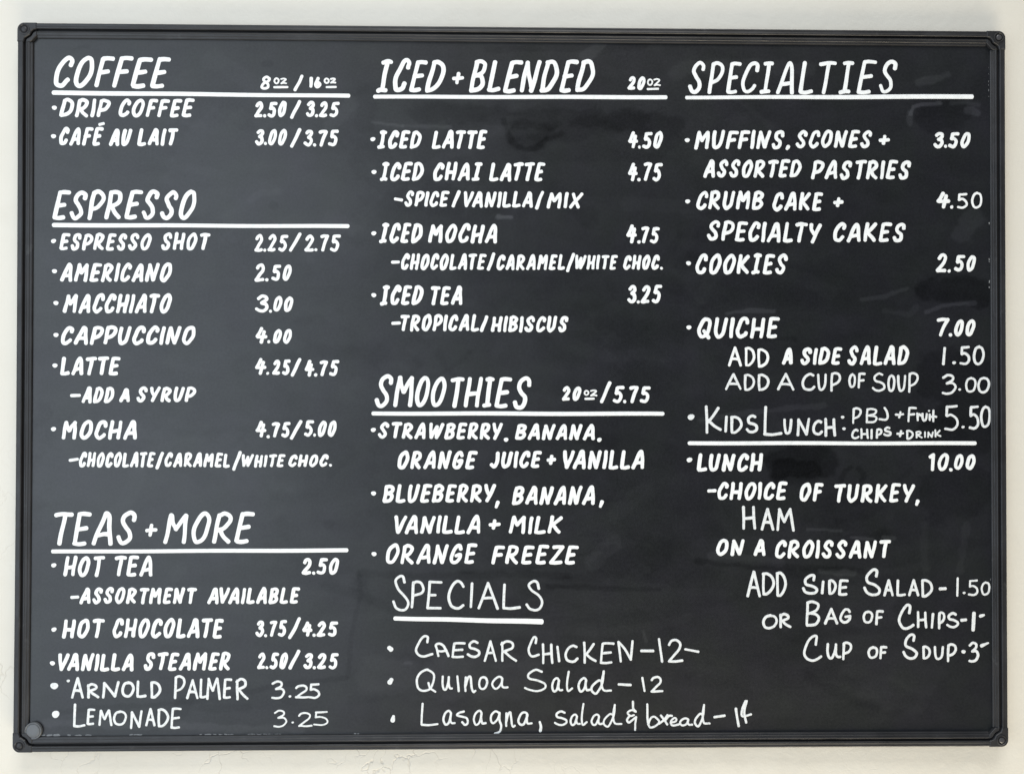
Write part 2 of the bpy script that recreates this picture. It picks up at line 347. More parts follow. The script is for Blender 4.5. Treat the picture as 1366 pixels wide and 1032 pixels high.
    ('menu_item', 'ORANGE JUICE + VANILLA', [('w', 'ORANGE', -145.6, -102.1, -46.6, -102.1, -78.3, -78.3, 4.73, 0.15), ('w', 'JUICE', -32.2, -100.6, 33.3, -100.6, -79.0, -79.0, 4.64, 0.14), ('w', '+', 37.9, -96.6, 50.6, -96.6, -83.2, -83.2, 4.64, 0.1), ('w', 'VANILLA', 58.7, -102.1, 159.4, -102.1, -77.5, -77.5, 4.82, 0.12)]),
    ('bullet', '', [('d', -174.9, -131.2, 3.15, 2.58)]),
    ('menu_item', 'BLUEBERRY, BANANA,', [('w', 'BLUEBERRY', -164.0, -143.0, -23.8, -143.1, -119.6, -119.6, 4.64, 0.14), ('k', 4.64, 3.71, [(-21.9, -142.2), (-24.1, -148.4)]), ('w', 'BANANA', -5.0, -145.9, 98.0, -146.0, -121.7, -121.7, 4.73, 0.16), ('k', 4.64, 3.71, [(107.0, -141.5), (104.7, -147.8)])]),
    ('menu_item', 'VANILLA + MILK', [('w', 'VANILLA', -149.5, -181.5, -43.1, -181.6, -157.7, -157.8, 4.64, 0.12), ('w', '+', -34.1, -176.6, -18.1, -176.6, -162.9, -162.9, 4.64, 0.1), ('w', 'MILK', -8.7, -181.6, 58.4, -181.7, -158.4, -158.5, 4.64, 0.15)]),
    ('bullet', '', [('d', -174.1, -205.6, 3.15, 2.58)]),
    ('menu_item', 'ORANGE FREEZE', [('w', 'ORANGE', -159.7, -218.4, -46.2, -218.6, -192.7, -192.9, 4.54, 0.14), ('w', 'FREEZE', -29.9, -219.0, 78.1, -219.3, -194.8, -195.0, 4.64, 0.14)]),
    ('handwritten_heading', 'SPECIALS', [('g', 3.8, [('tS', -152.3, -276.6, -130.2, -230.8), ('tP', -129.2, -272.8, -111.4, -237.8), ('tE', -110.3, -274.1, -89.8, -238.2), ('tC', -84.0, -274.2, -62.3, -237.1), ('I', -56.8, -272.7, -51.7, -240.1), ('tA', -47.1, -274.5, -20.1, -239.8), ('L', -16.3, -274.5, 7.4, -242.0), ('tS2', 11.6, -277.1, 34.5, -237.3)])]),
    ('underline', 'line under SPECIALS', [('k', 4.91, 6.49, [(-148.1, -284.6), (32.4, -289.3)])]),
    ('bullet', 'wedge-shaped dot beside CAESAR CHICKEN', [('k', 5.19, 5.93, [(-155.3, -320.5), (-152.9, -322.6)])]),
    ('handwritten_item', 'CAESAR CHICKEN -12-', [('g', 3.24, [('hC', -123.8, -332.7, -100.7, -304.8), ('A2', -99.6, -332.8, -80.9, -314.1), ('E', -79.1, -333.9, -60.7, -313.7), ('tS3', -60.3, -333.5, -42.8, -311.6), ('tA', -39.3, -338.8, -22.4, -311.7), ('R', -18.9, -338.9, 2.2, -311.8)]), ('g', 3.34, [('hC', 14.8, -333.5, 30.5, -306.5), ('H', 32.4, -341.5, 47.0, -315.1), ('I2', 50.2, -339.3, 55.5, -318.5), ('C', 60.3, -340.1, 78.3, -317.1), ('K', 83.1, -341.7, 100.7, -313.4), ('E', 104.0, -341.8, 122.9, -314.4), ('N2', 125.8, -340.0, 146.3, -311.7), ('I2', 175.8, -340.5, 182.9, -309.3), ('2', 188.2, -340.2, 208.1, -310.6)]), ('k', 3.34, 3.34, [(155.3, -325.5), (170.1, -325.6)]), ('k', 2.78, 2.78, [(210.2, -323.8), (226.4, -326.9)])]),
    ('bullet', 'oval dot beside Quinoa Salad', [('k', 4.64, 5.93, [(-152.1, -359.3), (-154.4, -362.8)])]),
    ('handwritten_item', 'Quinoa Salad - 12', [('g', 3.06, [('Q2', -122.8, -376.4, -97.1, -346.1), ('u', -91.3, -373.6, -76.4, -354.4), ('I2', -72.9, -375.4, -68.2, -354.4), ('n', -63.2, -376.7, -47.5, -354.5), ('O', -46.2, -372.9, -33.4, -355.5), ('a', -29.9, -372.6, -8.3, -355.2), ('tS3', 10.5, -375.8, 38.6, -347.0)]), ('g', 3.06, [('a', 43.8, -376.4, 59.3, -357.1), ('l', 62.2, -376.0, 71.7, -349.2), ('a', 76.4, -376.6, 93.5, -357.2), ('d', 92.6, -379.1, 119.7, -349.0), ('I2', 155.3, -376.4, 161.0, -357.1), ('2', 166.7, -377.0, 183.3, -356.3)]), ('k', 3.06, 3.06, [(127.7, -366.6), (142.2, -367.4)])]),
    ('bullet', 'pointed dot beside Lasagna', [('k', 3.71, 5.75, [(-149.7, -404.5), (-150.7, -409.4)])]),
    ('handwritten_item', 'Lasagna, salad & bread -14', [('g', 3.06, [('L', -116.6, -416.7, -93.9, -387.6), ('a', -90.0, -416.5, -72.9, -396.5), ('s', -73.2, -416.9, -57.1, -397.4), ('a', -52.7, -416.7, -35.1, -396.7), ('g', -31.6, -427.7, -15.8, -397.3), ('n', -12.8, -419.5, 0.9, -398.6), ('a', 2.3, -417.3, 21.6, -398.7)]), ('k', 2.78, 3.52, [(30.1, -412.4), (31.5, -418.0), (30.8, -423.3)]), ('g', 2.87, [('tS3', 47.1, -417.4, 64.7, -398.2), ('a', 66.6, -417.5, 81.2, -402.1), ('l', 80.6, -417.6, 89.7, -388.9), ('a', 92.6, -417.6, 109.1, -402.2), ('d', 107.8, -419.6, 132.5, -390.6), ('&', 136.3, -424.1, 150.5, -386.4)]), ('g', 2.87, [('b', 161.4, -421.0, 179.1, -389.8), ('r', 176.5, -417.9, 195.0, -403.1), ('e', 190.6, -418.9, 203.3, -406.7), ('a', 202.1, -418.9, 220.3, -407.3), ('d', 220.7, -419.9, 241.6, -391.0)]), ('k', 3.06, 3.06, [(246.2, -407.4), (258.9, -405.7)]), ('k', 3.15, 3.15, [(272.8, -397.0), (274.2, -407.0), (276.3, -418.5)]), ('k', 2.78, 2.78, [(285.0, -387.6), (280.6, -398.3), (280.9, -406.5), (291.6, -404.3)]), ('k', 2.78, 2.78, [(286.3, -387.6), (283.2, -401.8), (285.7, -414.5)])]),
    ('heading', 'SPECIALTIES', [('g', 5.38, [('sS', 213.9, 364.0, 235.8, 405.8), ('sP', 238.1, 363.8, 259.7, 405.9), ('sE', 261.2, 364.0, 281.4, 405.3), ('sC', 279.9, 365.2, 303.8, 406.0), ('s|', 302.9, 364.6, 322.3, 406.1), ('sA', 323.5, 364.0, 346.6, 406.6), ('sL', 352.1, 364.5, 371.1, 406.8), ('sT', 377.5, 364.4, 401.3, 406.8)]), ('g', 5.38, [('s|', 401.7, 365.1, 422.9, 407.4), ('sE', 424.9, 365.3, 451.8, 409.1), ('sS', 452.8, 366.1, 476.6, 409.3)])]),
    ('underline', 'line under SPECIALTIES', [('k', 4.64, 5.56, [(212.2, 359.9), (570.5, 363.6)])]),
    ('bullet', '', [('d', 212.9, 306.7, 3.15, 2.58)]),
    ('menu_item', 'MUFFINS, SCONES +', [('w', 'MUFFINS', 221.5, 295.0, 334.2, 295.7, 319.4, 320.1, 4.64, 0.14), ('k', 4.82, 3.71, [(339.2, 299.3), (337.6, 296.7)]), ('w', 'SCONES', 348.4, 297.4, 444.1, 298.0, 320.5, 321.1, 4.54, 0.14), ('w', '+', 452.6, 301.4, 467.4, 301.5, 315.0, 315.1, 4.54, 0.1)]),
    ('price', '3.50', [('w', '3.50', 521.3, 298.6, 568.9, 298.9, 319.1, 319.4, 4.45, 0.15)]),
    ('menu_item', 'ASSORTED PASTRIES', [('w', 'ASSORTED', 232.6, 259.7, 355.8, 260.4, 282.8, 283.5, 4.54, 0.14), ('w', 'PASTRIES', 367.7, 258.2, 493.0, 258.9, 283.0, 283.8, 4.54, 0.14)]),
    ('bullet', '', [('d', 213.4, 230.5, 3.15, 2.58)]),
    ('menu_item', 'CRUMB CAKE +', [('w', 'CRUMB', 224.0, 219.8, 309.0, 220.2, 244.1, 244.6, 4.64, 0.14), ('w', 'CAKE', 319.3, 218.7, 384.0, 219.0, 243.1, 243.5, 4.64, 0.12), ('w', '+', 395.0, 223.5, 408.8, 223.6, 237.0, 237.1, 4.54, 0.1)]),
    ('price', '4.50, its last two digits in a thinner pen', [('w', '4.', 525.0, 222.4, 547.0, 222.5, 245.0, 245.1, 4.82, 0.1), ('g', 3.34, [('5', 550.7, 222.8, 565.0, 243.0), ('O', 568.8, 222.9, 583.4, 244.6)])]),
    ('menu_item', 'SPECIALTY CAKES', [('w', 'SPECIALTY', 237.5, 181.3, 381.2, 178.3, 207.3, 205.0, 4.64, 0.12), ('w', 'CAKES', 394.9, 180.2, 486.2, 180.6, 205.3, 205.7, 4.73, 0.12)]),
    ('bullet', '', [('d', 214.4, 153.6, 3.15, 2.58)]),
    ('menu_item', 'COOKIES', [('w', 'COOK|ES', 223.0, 139.7, 338.0, 140.1, 165.7, 166.1, 4.73, 0.12)]),
    ('price', '2.50', [('w', '2.', 523.8, 143.1, 543.1, 143.2, 167.6, 167.7, 4.45, 0.12), ('w', '50', 546.8, 144.3, 574.9, 144.4, 165.3, 165.4, 4.45, 0.12)]),
    ('bullet', '', [('d', 214.8, 74.0, 3.15, 2.58)]),
    ('menu_item', 'QUICHE', [('w', 'QUICHE', 225.3, 60.1, 328.8, 60.3, 87.1, 87.4, 4.82, 0.1)]),
    ('price', '7.00', [('w', '7.', 525.0, 62.9, 544.5, 62.9, 87.8, 87.8, 4.54, 0.14), ('w', '00', 547.1, 63.6, 573.7, 63.7, 84.8, 84.9, 4.45, 0.1)]),
    ('item_note', 'ADD A SIDE SALAD, its first word in a thinner pen', [('g', 3.71, [('A', 263.2, 25.4, 281.0, 50.9), ('D', 284.0, 25.4, 297.9, 50.2), ('D', 299.7, 24.2, 315.2, 48.3)]), ('w', 'A', 330.6, 27.8, 344.6, 27.8, 49.5, 49.6, 4.82, 0.08), ('w', 'SIDE', 353.7, 27.3, 406.9, 27.4, 49.9, 50.0, 4.64, 0.12), ('w', 'SALAD', 412.6, 26.9, 490.5, 27.0, 52.1, 52.3, 4.64, 0.1)]),
    ('handwritten_price', '1.50', [('g', 3.71, [('I', 531.4, 27.5, 536.8, 51.0), ('5', 553.2, 27.5, 567.4, 52.1), ('O', 570.0, 27.5, 585.5, 52.5)]), ('d', 546.7, 30.8, 2.41, 1.98)]),
    ('handwritten_item', 'ADD A CUP OF SOUP', [('g', 3.43, [('A', 259.4, -3.9, 280.5, 17.6), ('D', 282.8, -4.9, 297.6, 16.7), ('D', 300.1, -4.8, 315.6, 16.8), ('A', 324.2, -4.5, 346.4, 17.7), ('C', 355.1, -4.8, 373.0, 18.1), ('U', 374.5, -4.7, 387.2, 17.3)]), ('g', 3.34, [('P', 391.0, -6.0, 405.0, 19.2), ('O', 413.7, -1.1, 423.8, 17.5), ('F', 425.2, -1.8, 436.1, 18.5), ('tS3', 443.1, -5.9, 460.5, 18.9), ('O', 462.5, -5.9, 473.1, 16.3), ('U', 474.8, -5.9, 486.6, 15.8), ('P', 488.6, -7.3, 502.4, 19.4)])]),
    ('handwritten_price', '3.00', [('g', 3.34, [('3', 530.6, -9.3, 550.1, 17.0), ('O', 560.1, -6.8, 575.2, 13.5), ('O', 575.5, -7.5, 592.1, 13.5)]), ('d', 553.6, -2.5, 1.85, 1.52)]),
    ('bullet', 'large dot beside KIDS LUNCH', [('d', 217.4, -37.1, 4.26, 3.52)]),
    ('handwritten_item', 'KIDS LUNCH: PBJ + Fruit CHIPS + DRINK', [('g', 3.89, [('K', 234.6, -58.0, 256.2, -21.7), ('I', 258.5, -56.5, 263.4, -34.6), ('D', 265.8, -58.0, 281.9, -35.0), ('tS3', 284.9, -57.5, 301.3, -33.5), ('L', 307.4, -60.6, 331.7, -22.7), ('U', 332.1, -59.1, 344.0, -38.5), ('N', 348.6, -61.5, 366.3, -37.3), ('C', 368.2, -60.0, 382.5, -40.0), ('H', 383.3, -61.5, 398.8, -37.5)]), ('d', 406.6, -37.1, 2.22, 1.85), ('d', 408.3, -51.4, 2.22, 1.82), ('g', 3.06, [('P', 418.4, -46.1, 430.7, -24.5), ('B', 435.3, -44.9, 450.6, -25.2), ('J2', 451.5, -41.9, 464.7, -23.9), ('+2', 471.8, -38.8, 484.1, -29.1), ('F', 487.6, -43.7, 500.0, -23.9), ('r2', 498.7, -42.6, 506.2, -30.9), ('U', 505.2, -42.6, 513.6, -31.4), ('I', 514.6, -42.2, 517.1, -32.1), ('t2', 516.7, -43.6, 525.6, -27.4), ('C', 417.1, -64.7, 427.7, -51.4), ('H', 428.5, -64.7, 439.5, -50.7), ('I', 441.2, -64.7, 444.4, -51.4), ('P', 447.9, -64.1, 456.7, -50.7), ('tS3', 457.1, -61.2, 468.2, -48.4), ('+2', 473.4, -62.4, 484.1, -52.7), ('D', 485.8, -65.3, 495.9, -52.4)]), ('g', 2.5, [('R', 497.6, -63.6, 507.0, -53.8), ('I', 508.7, -62.9, 511.0, -54.5), ('N', 512.4, -63.2, 520.9, -54.5), ('K', 521.6, -62.5, 530.5, -52.0)]), ('d', 515.0, -29.1, 1.39, 1.14)]),
    ('handwritten_price', '5.50', [('g', 3.62, [('5', 533.5, -54.5, 552.5, -21.5), ('5', 564.4, -52.7, 578.6, -22.0), ('O', 578.9, -50.6, 593.2, -22.0)]), ('d', 557.7, -49.2, 2.04, 1.67)]),
    ('underline', 'line above LUNCH', [('k', 4.64, 5.01, [(215.1, -69.4), (572.4, -69.5)])]),
    ('bullet', '', [('d', 215.4, -90.1, 3.52, 2.89)]),
    ('menu_item', 'LUNCH', [('w', 'LUNCH', 224.3, -105.0, 307.6, -105.0, -81.7, -81.7, 5.01, 0.1)]),
    ('price', '10.00', [('w', '!0.', 514.1, -104.3, 544.6, -104.3, -81.3, -81.3, 4.64, 0.06), ('w', '00', 546.4, -102.7, 573.4, -102.7, -82.7, -82.7, 4.36, 0.06)]),
    ('item_note', '- CHOICE OF TURKEY,', [('k', 4.08, 4.08, [(239.2, -128.5), (247.3, -128.1)]), ('w', 'CHOICE', 249.9, -140.1, 338.1, -140.2, -117.2, -117.2, 4.64, 0.1), ('w', 'OF', 352.3, -141.7, 383.1, -141.8, -118.2, -118.2, 4.82, 0.1), ('w', 'TURKEY', 395.7, -143.3, 497.1, -143.4, -119.3, -119.4, 4.64, 0.1), ('k', 4.82, 3.71, [(500.5, -141.2), (499.0, -145.5)])]),
    ('handwritten_item', 'HAM', [('g', 3.99, [('H', 280.7, -176.9, 298.5, -146.3), ('A', 303.5, -178.0, 321.1, -149.1), ('M', 323.1, -179.2, 346.8, -149.2)])]),
    ('item_note', 'ON A CROISSANT', [('w', 'ON', 248.7, -209.2, 284.5, -209.2, -187.8, -187.8, 4.64, 0.1), ('w', 'A', 294.8, -209.7, 310.0, -209.8, -188.2, -188.2, 4.64, 0.08), ('w', 'CROISSANT', 321.5, -212.4, 467.4, -212.7, -189.0, -189.2, 4.54, 0.1)]),
    ('handwritten_item', 'ADD SIDE SALAD-1.50', [('g', 3.89, [('A', 285.7, -260.3, 304.6, -226.5), ('D', 304.9, -257.7, 321.9, -228.8), ('D', 322.5, -259.8, 336.7, -228.1), ('tS4', 354.9, -257.3, 375.8, -230.8), ('I', 378.6, -257.1, 383.7, -239.1), ('D', 387.6, -257.4, 399.1, -237.6), ('E', 400.2, -258.7, 414.1, -237.7)]), ('g', 3.71, [('tS4', 431.9, -259.3, 454.1, -224.1), ('A', 456.5, -259.7, 470.3, -237.6), ('L', 472.9, -259.7, 485.8, -238.2), ('A', 487.8, -259.8, 502.3, -237.7), ('D', 504.0, -260.9, 519.6, -237.7)]), ('k', 3.89, 3.89, [(528.0, -250.1), (534.7, -249.8)]), ('k', 2.69, 2.69, [(550.3, -236.9), (549.7, -258.9)]), ('d', 558.3, -255.2, 1.85, 1.52), ('g', 2.78, [('5', 562.7, -259.3, 576.4, -238.7), ('O', 579.1, -258.8, 591.4, -240.9)])]),
    ('handwritten_item', 'OR BAG OF CHIPS-1-', [('g', 3.71, [('O', 305.2, -299.8, 325.3, -280.7), ('R', 326.1, -298.8, 342.3, -279.2), ('B', 359.6, -296.4, 378.1, -263.7), ('A', 382.3, -294.3, 400.9, -273.1), ('G', 401.7, -293.1, 417.5, -273.2)]), ('g', 3.62, [('O', 430.6, -293.2, 444.7, -276.3), ('F', 446.4, -295.5, 457.9, -275.9), ('C2', 475.0, -300.8, 496.6, -268.1), ('H', 498.6, -299.2, 512.1, -277.3), ('I', 515.9, -299.9, 520.9, -279.5), ('P', 525.0, -300.5, 535.0, -277.8), ('tS3', 535.2, -299.3, 552.1, -278.8)]), ('k', 3.71, 3.71, [(554.7, -289.2), (560.3, -288.6)]), ('k', 4.45, 4.45, [(570.6, -280.2), (569.4, -301.1)]), ('k', 2.78, 4.17, [(583.3, -282.7), (578.7, -284.1)])]),
    ('handwritten_item', 'CUP OF SOUP-3-', [('g', 3.62, [('C2', 356.3, -340.0, 380.6, -305.8), ('u', 385.1, -337.2, 404.7, -315.9), ('P', 405.1, -338.2, 418.3, -314.7)]), ('g', 3.52, [('O', 436.6, -336.7, 450.7, -320.6), ('F', 451.5, -337.6, 462.1, -320.3), ('tS4', 480.2, -337.7, 500.3, -305.1), ('D', 505.2, -337.8, 516.7, -320.1), ('U', 519.6, -338.7, 533.1, -320.5), ('P', 536.0, -341.4, 549.3, -317.4), ('3', 562.9, -341.9, 577.1, -315.5)]), ('d', 557.2, -328.1, 2.78, 2.28), ('k', 4.26, 2.41, [(579.6, -321.0), (588.4, -317.4)])]),
]
SMUDGES = [
    (-0.5, 16.7, 5.6, [(327.7, -94.7), (382.0, -92.8)]),
    (-0.35, 13.0, 5.6, [(332.4, -104.0), (365.1, -105.8)]),
    (-0.5, 12.1, 7.4, [(514.3, 120.2), (572.8, 123.2), (580.3, 113.9)]),
    (-0.35, 27.8, 9.3, [(529.9, 15.5), (572.4, 15.6), (572.1, -49.9), (529.7, -54.5)]),
    (-0.35, 14.8, 7.4, [(516.9, 337.9), (550.0, 343.7), (516.9, 336.0)]),
    (0.7, 1.5, 1.4, [(493.3, 341.5), (496.1, 349.9), (505.6, 352.8), (530.2, 354.9)]),
    (0.35, 2.3, 2.3, [(492.3, 329.2), (492.3, 343.3)]),
    (0.45, 2.8, 2.8, [(564.2, 347.6), (577.4, 343.9)]),
    (0.3, 1.9, 1.9, [(545.3, 355.0), (564.2, 356.1), (579.4, 352.4)]),
    (0.3, 2.8, 3.7, [(502.8, 381.0), (531.2, 386.9), (540.7, 390.7)]),
    (-0.3, 8.3, 7.4, [(-119.2, 339.1), (-45.0, 337.7), (10.7, 330.7), (103.8, 333.2), (197.2, 324.4)]),
    (-0.22, 9.3, 8.3, [(1.4, 319.4), (47.9, 314.1), (103.8, 323.8), (150.5, 331.6)]),
    (-0.35, 2.2, 2.3, [(-15.3, 330.5), (-11.6, 316.5), (-4.1, 302.6), (10.8, 293.4), (25.6, 296.3), (38.6, 306.6), (57.3, 314.2)]),
    (-0.25, 14.8, 7.4, [(6.1, 310.1), (21.9, 312.1)]),
    (0.35, 1.2, 1.4, [(-177.4, 326.6), (-163.5, 324.8), (-139.5, 322.2)]),
    (0.25, 1.1, 1.9, [(-140.4, 322.2), (-82.1, 320.7)]),
    (-0.2, 9.3, 7.4, [(-185.8, 359.1), (-187.6, 324.7)]),
    (0.7, 1.7, 1.9, [(-21.6, 210.4), (-5.8, 209.5)]),
    (0.45, 1.5, 1.9, [(511.3, 93.1), (530.2, 101.6), (558.6, 104.5), (572.7, 105.4)]),
    (0.3, 1.4, 2.3, [(431.3, 108.7), (459.6, 113.5), (487.9, 123.0)]),
    (0.45, 1.5, 1.9, [(262.5, 91.4), (290.6, 95.2), (320.5, 94.4)]),
    (0.25, 9.3, 7.4, [(573.1, 212.3), (558.9, 193.5)]),
    (0.35, 1.2, 1.4, [(363.1, -176.5), (383.7, -176.5), (404.3, -178.4)]),
    (0.5, 1.4, 1.4, [(417.5, -185.8), (430.6, -187.7), (444.7, -188.7)]),
    (0.4, 1.4, 1.9, [(456.9, -185.9), (470.0, -187.8)]),
    (-0.3, 2.8, 2.8, [(224.9, -215.2), (290.1, -220.9), (346.2, -222.9), (430.5, -228.6)]),
    (0.2, 4.6, 3.7, [(243.5, -209.7), (327.5, -215.4)]),
    (0.35, 2.3, 2.8, [(378.9, -228.5), (421.1, -231.4)]),
    (-0.15, 27.8, 13.0, [(383.7, -170.9), (430.6, -171.0)]),
    (-0.25, 2.8, 2.8, [(-191.5, -229.0), (-117.9, -232.9), (11.4, -231.4), (66.9, -233.3)]),
    (-0.3, 1.9, 2.3, [(39.1, -246.2), (104.0, -248.2), (178.3, -250.2)]),
    (-0.25, 1.9, 1.9, [(-193.3, -227.2), (-189.6, -253.0), (-196.8, -282.3), (-202.3, -308.0), (-204.9, -355.8)]),
    (-0.3, 2.0, 2.3, [(-207.6, -357.6), (-246.1, -361.1), (-282.7, -364.6), (-319.3, -371.7), (-364.9, -382.5), (-446.9, -389.4), (-519.5, -392.7), (-555.8, -398.0)]),
    (-0.2, 3.7, 2.8, [(-383.1, -394.3), (-328.3, -391.8)]),
    (-0.2, 7.4, 5.6, [(-191.4, -243.8), (-184.0, -262.2)]),
    (0.12, 18.5, 11.1, [(-172.7, -354.1), (-117.6, -358.9), (11.5, -354.9)]),
    (-0.2, 11.1, 13.0, [(117.9, -218.7), (150.4, -212.3), (178.3, -207.7)]),
    (0.12, 7.4, 5.6, [(94.7, -214.9), (122.6, -193.7)]),
    (-0.25, 3.7, 2.8, [(-232.1, -170.1), (-228.4, -168.3)]),
    (-0.12, 11.1, 5.6, [(-285.3, -173.7), (-279.8, -175.5)]),
    (-0.3, 2.8, 2.3, [(-311.4, 398.0), (-304.0, 397.2)]),
    (-0.3, 2.8, 2.8, [(-300.6, 224.8), (-297.8, 222.9)]),
    (0.12, 2.8, 2.8, [(-326.3, 231.1), (-312.6, 237.7), (-292.3, 239.6)]),
    (-0.25, 1.5, 1.4, [(-542.6, 413.8), (-533.4, 417.6), (-526.1, 416.7)]),
    (-0.35, 1.9, 1.9, [(404.5, -115.1), (410.1, -104.0), (417.7, -100.2)]),
    (-0.35, 2.8, 2.8, [(426.1, -101.2), (432.7, -107.7), (430.8, -113.3)]),
    (-0.25, 27.8, 13.0, [(534.1, -133.8), (562.4, -124.5)]),
    (0.15, 2.8, 3.7, [(562.2, -171.2), (552.6, -227.0)]),
    (0.12, 2.8, 3.7, [(507.7, -171.1), (511.1, -254.8)]),
    (-0.2, 1.9, 1.9, [(253.1, 70.9), (290.5, 61.7), (346.7, 60.0)]),
    (0.2, 1.9, 2.8, [(459.5, 94.8), (492.5, 90.2), (499.1, 99.6)]),
    (0.25, 1.9, 2.8, [(229.7, -40.8), (290.4, -31.4), (384.1, -22.0)]),
    (-0.2, 13.0, 9.3, [(-119.0, 246.1), (-137.4, 234.9), (-81.9, 229.6)]),
    (0.15, 5.6, 5.6, [(197.2, 392.7), (253.5, 399.7), (366.2, 396.9)]),
    (-0.2, 2.8, 2.8, [(-35.9, 418.0), (66.5, 420.7), (159.8, 423.3)]),
    (0.25, 1.1, 1.1, [(157.9, -302.0), (161.6, -314.0)]),
    (0.3, 1.1, 1.1, [(-136.0, -339.5), (-128.7, -339.6)]),
    (0.2, 4.6, 4.6, [(103.8, 424.7), (85.1, 410.5)]),
    (0.16, 5.6, 5.6, [(-202.4, 347.8), (-230.0, 319.7)]),
    (-0.2, 4.6, 4.6, [(-578.1, -23.0), (-574.4, -36.8), (-585.3, -41.4)]),
    (0.12, 55.6, 27.8, [(-358.6, 263.3), (-248.2, 236.2)]),
    (0.1, 55.6, 27.8, [(-521.2, -114.7), (-356.9, -133.2)]),
    (-0.12, 55.6, 27.8, [(-238.2, 14.2), (-246.8, -170.1)]),
    (-0.12, 55.6, 27.8, [(103.9, 33.4), (197.0, -170.7)]),
    (0.1, 46.4, 27.8, [(-63.0, 33.0), (66.8, 24.0)]),
    (-0.1, 55.6, 37.1, [(290.7, 183.0), (431.4, 146.1)]),
    (0.1, 37.1, 23.2, [(430.3, -291.8), (477.0, -356.9)]),
    (0.25, 2.8, 3.7, [(-573.9, -409.8), (-264.2, -420.5)]),
    (0.2, 2.8, 2.8, [(-154.2, -432.2), (-43.8, -431.9)]),
]
RESIDUE = [(-582.8, -564.7, -425.4, 2.2), (-562.9, -542.0, -425.4, 2.6), (-539.3, -514.8, -425.4, 1.2), (-478.5, -457.6, -425.4, 1.6), (-387.5, -346.4, -425.4, 1.3), (-328.2, -287.0, -425.4, 0.8), (-200.1, -190.9, -425.4, 1.2)]
RESIDUE_V = [(591.6, 400.5, 362.9, 0.5), (591.6, 207.7, 201.2, 1.8), (591.6, 160.8, 156.1, 1.8), (591.6, 130.8, 123.3, 2.0), (591.6, -236.4, -255.1, 0.7)]
MAGNET = (-586.5, -418.8)



def smear(X, Z, pts, w, soft):
    """0..1 coverage of a wiped stroke along pts, edges feathered and slightly ragged."""
    best = np.full(X.shape, 1e9)
    for (x0, z0), (x1, z1) in zip(pts[:-1], pts[1:]):
        dx, dz = x1 - x0, z1 - z0
        L2 = dx * dx + dz * dz + 1e-9
        t = np.clip(((X - x0) * dx + (Z - z0) * dz) / L2, 0, 1)
        best = np.minimum(best, np.hypot(X - x0 - t * dx, Z - z0 - t * dz))
    rag = soft * .5 * (np.sin(X * .11 + Z * .07) * np.sin(Z * .17 - X * .05) + .5 * np.sin(X * .37 + 1) * np.sin(Z * .41))
    t = np.clip((w + soft - best + rag) / (soft + 1e-6), 0, 1)
    return t * t * (3 - 2 * t)


def build_panel():
    nx, nz = 700, 510
    x = np.linspace(-.5975, .5975, nx)
    z = np.linspace(-.4315, .4315, nz)
    X, Zz = np.meshgrid(x, z)
    film = np.zeros(X.shape)
    Xm, Zm = X * 1000, Zz * 1000
    for amp, w_, soft, pts in SMUDGES:
        film += amp * (.5 if amp < 0 else 1.0) * smear(Xm, Zm, pts, w_, soft)
    # faint arcs left by the cleaning cloth
    for _ in range(150):
        cx, cz = rng.uniform(-560, 560), rng.uniform(-400, 400)
        R_, a0 = rng.uniform(60, 260), rng.uniform(0, 6.28)
        span = rng.uniform(.3, .8)
        pts = [(cx + R_ * (math.cos(a0 + t * span) - math.cos(a0)), cz + R_ * .45 * (math.sin(a0 + t * span) - math.sin(a0))) for t in np.linspace(0, 1, 5)]
        film += rng.choice([-1, 1]) * rng.uniform(.03, .08) * smear(Xm, Zm, pts, rng.uniform(.5, 9), rng.uniform(2, 9))
    v = np.stack([X.ravel(), np.zeros(X.size), Zz.ravel()], 1)
    idx = np.arange(nx * nz).reshape(nz, nx)
    q = np.stack([idx[:-1, :-1], idx[:-1, 1:], idx[1:, 1:], idx[1:, :-1]], -1).reshape(-1, 4)
    me = bpy.data.meshes.new('panel')
    me.vertices.add(len(v))
    me.vertices.foreach_set('co', v.ravel())
    me.loops.add(q.size)
    me.loops.foreach_set('vertex_index', q.ravel())
    me.polygons.add(len(q))
    me.polygons.foreach_set('loop_start', np.arange(0, q.size, 4))
    me.update(calc_edges=True)
    at = me.attributes.new('film', 'FLOAT', 'POINT')
    at.data.foreach_set('value', film.ravel().astype(np.float32))
    me.materials.append(M_panel)
    o = bpy.data.objects.new('panel', me)
    col.objects.link(o)
    o.parent = board
    b = [(-.5975, .0004, -.4315), (.5975, .0004, -.4315), (.5975, .0004, .4315), (-.5975, .0004, .4315)]
    b += [(p[0], .0095, p[2]) for p in b]
    mesh_obj('backing', b, [(0, 1, 2, 3), (7, 6, 5, 4), (4, 5, 1, 0), (5, 6, 2, 1), (6, 7, 3, 2), (7, 4, 0, 3)], M_dark, board)
    return o


build_panel()

# frame: (distance inward from the outer edge, height above the panel) in mm
PROFILE = [(0.6, -9.5), (0.0, -8.0), (0.0, 4.2), (0.5, 5.2), (1.4, 5.7), (3.6, 5.5), (5.6, 5.9), (6.4, 5.6), (6.9, 4.9),
           (7.0, .9), (9.9, .9), (10.1, 4.4), (10.6, 4.9), (11.5, 5.0), (12.0, 4.5), (14.2, 3.9), (14.7, 3.2),
           (16.6, 2.6), (17.4, 1.9), (17.6, -.3)]
PROFILE = [(u, h * .8 if h > 1.2 else h) for u, h in PROFILE]
CAPL = 23.0                      # corner caps cover this much of each end


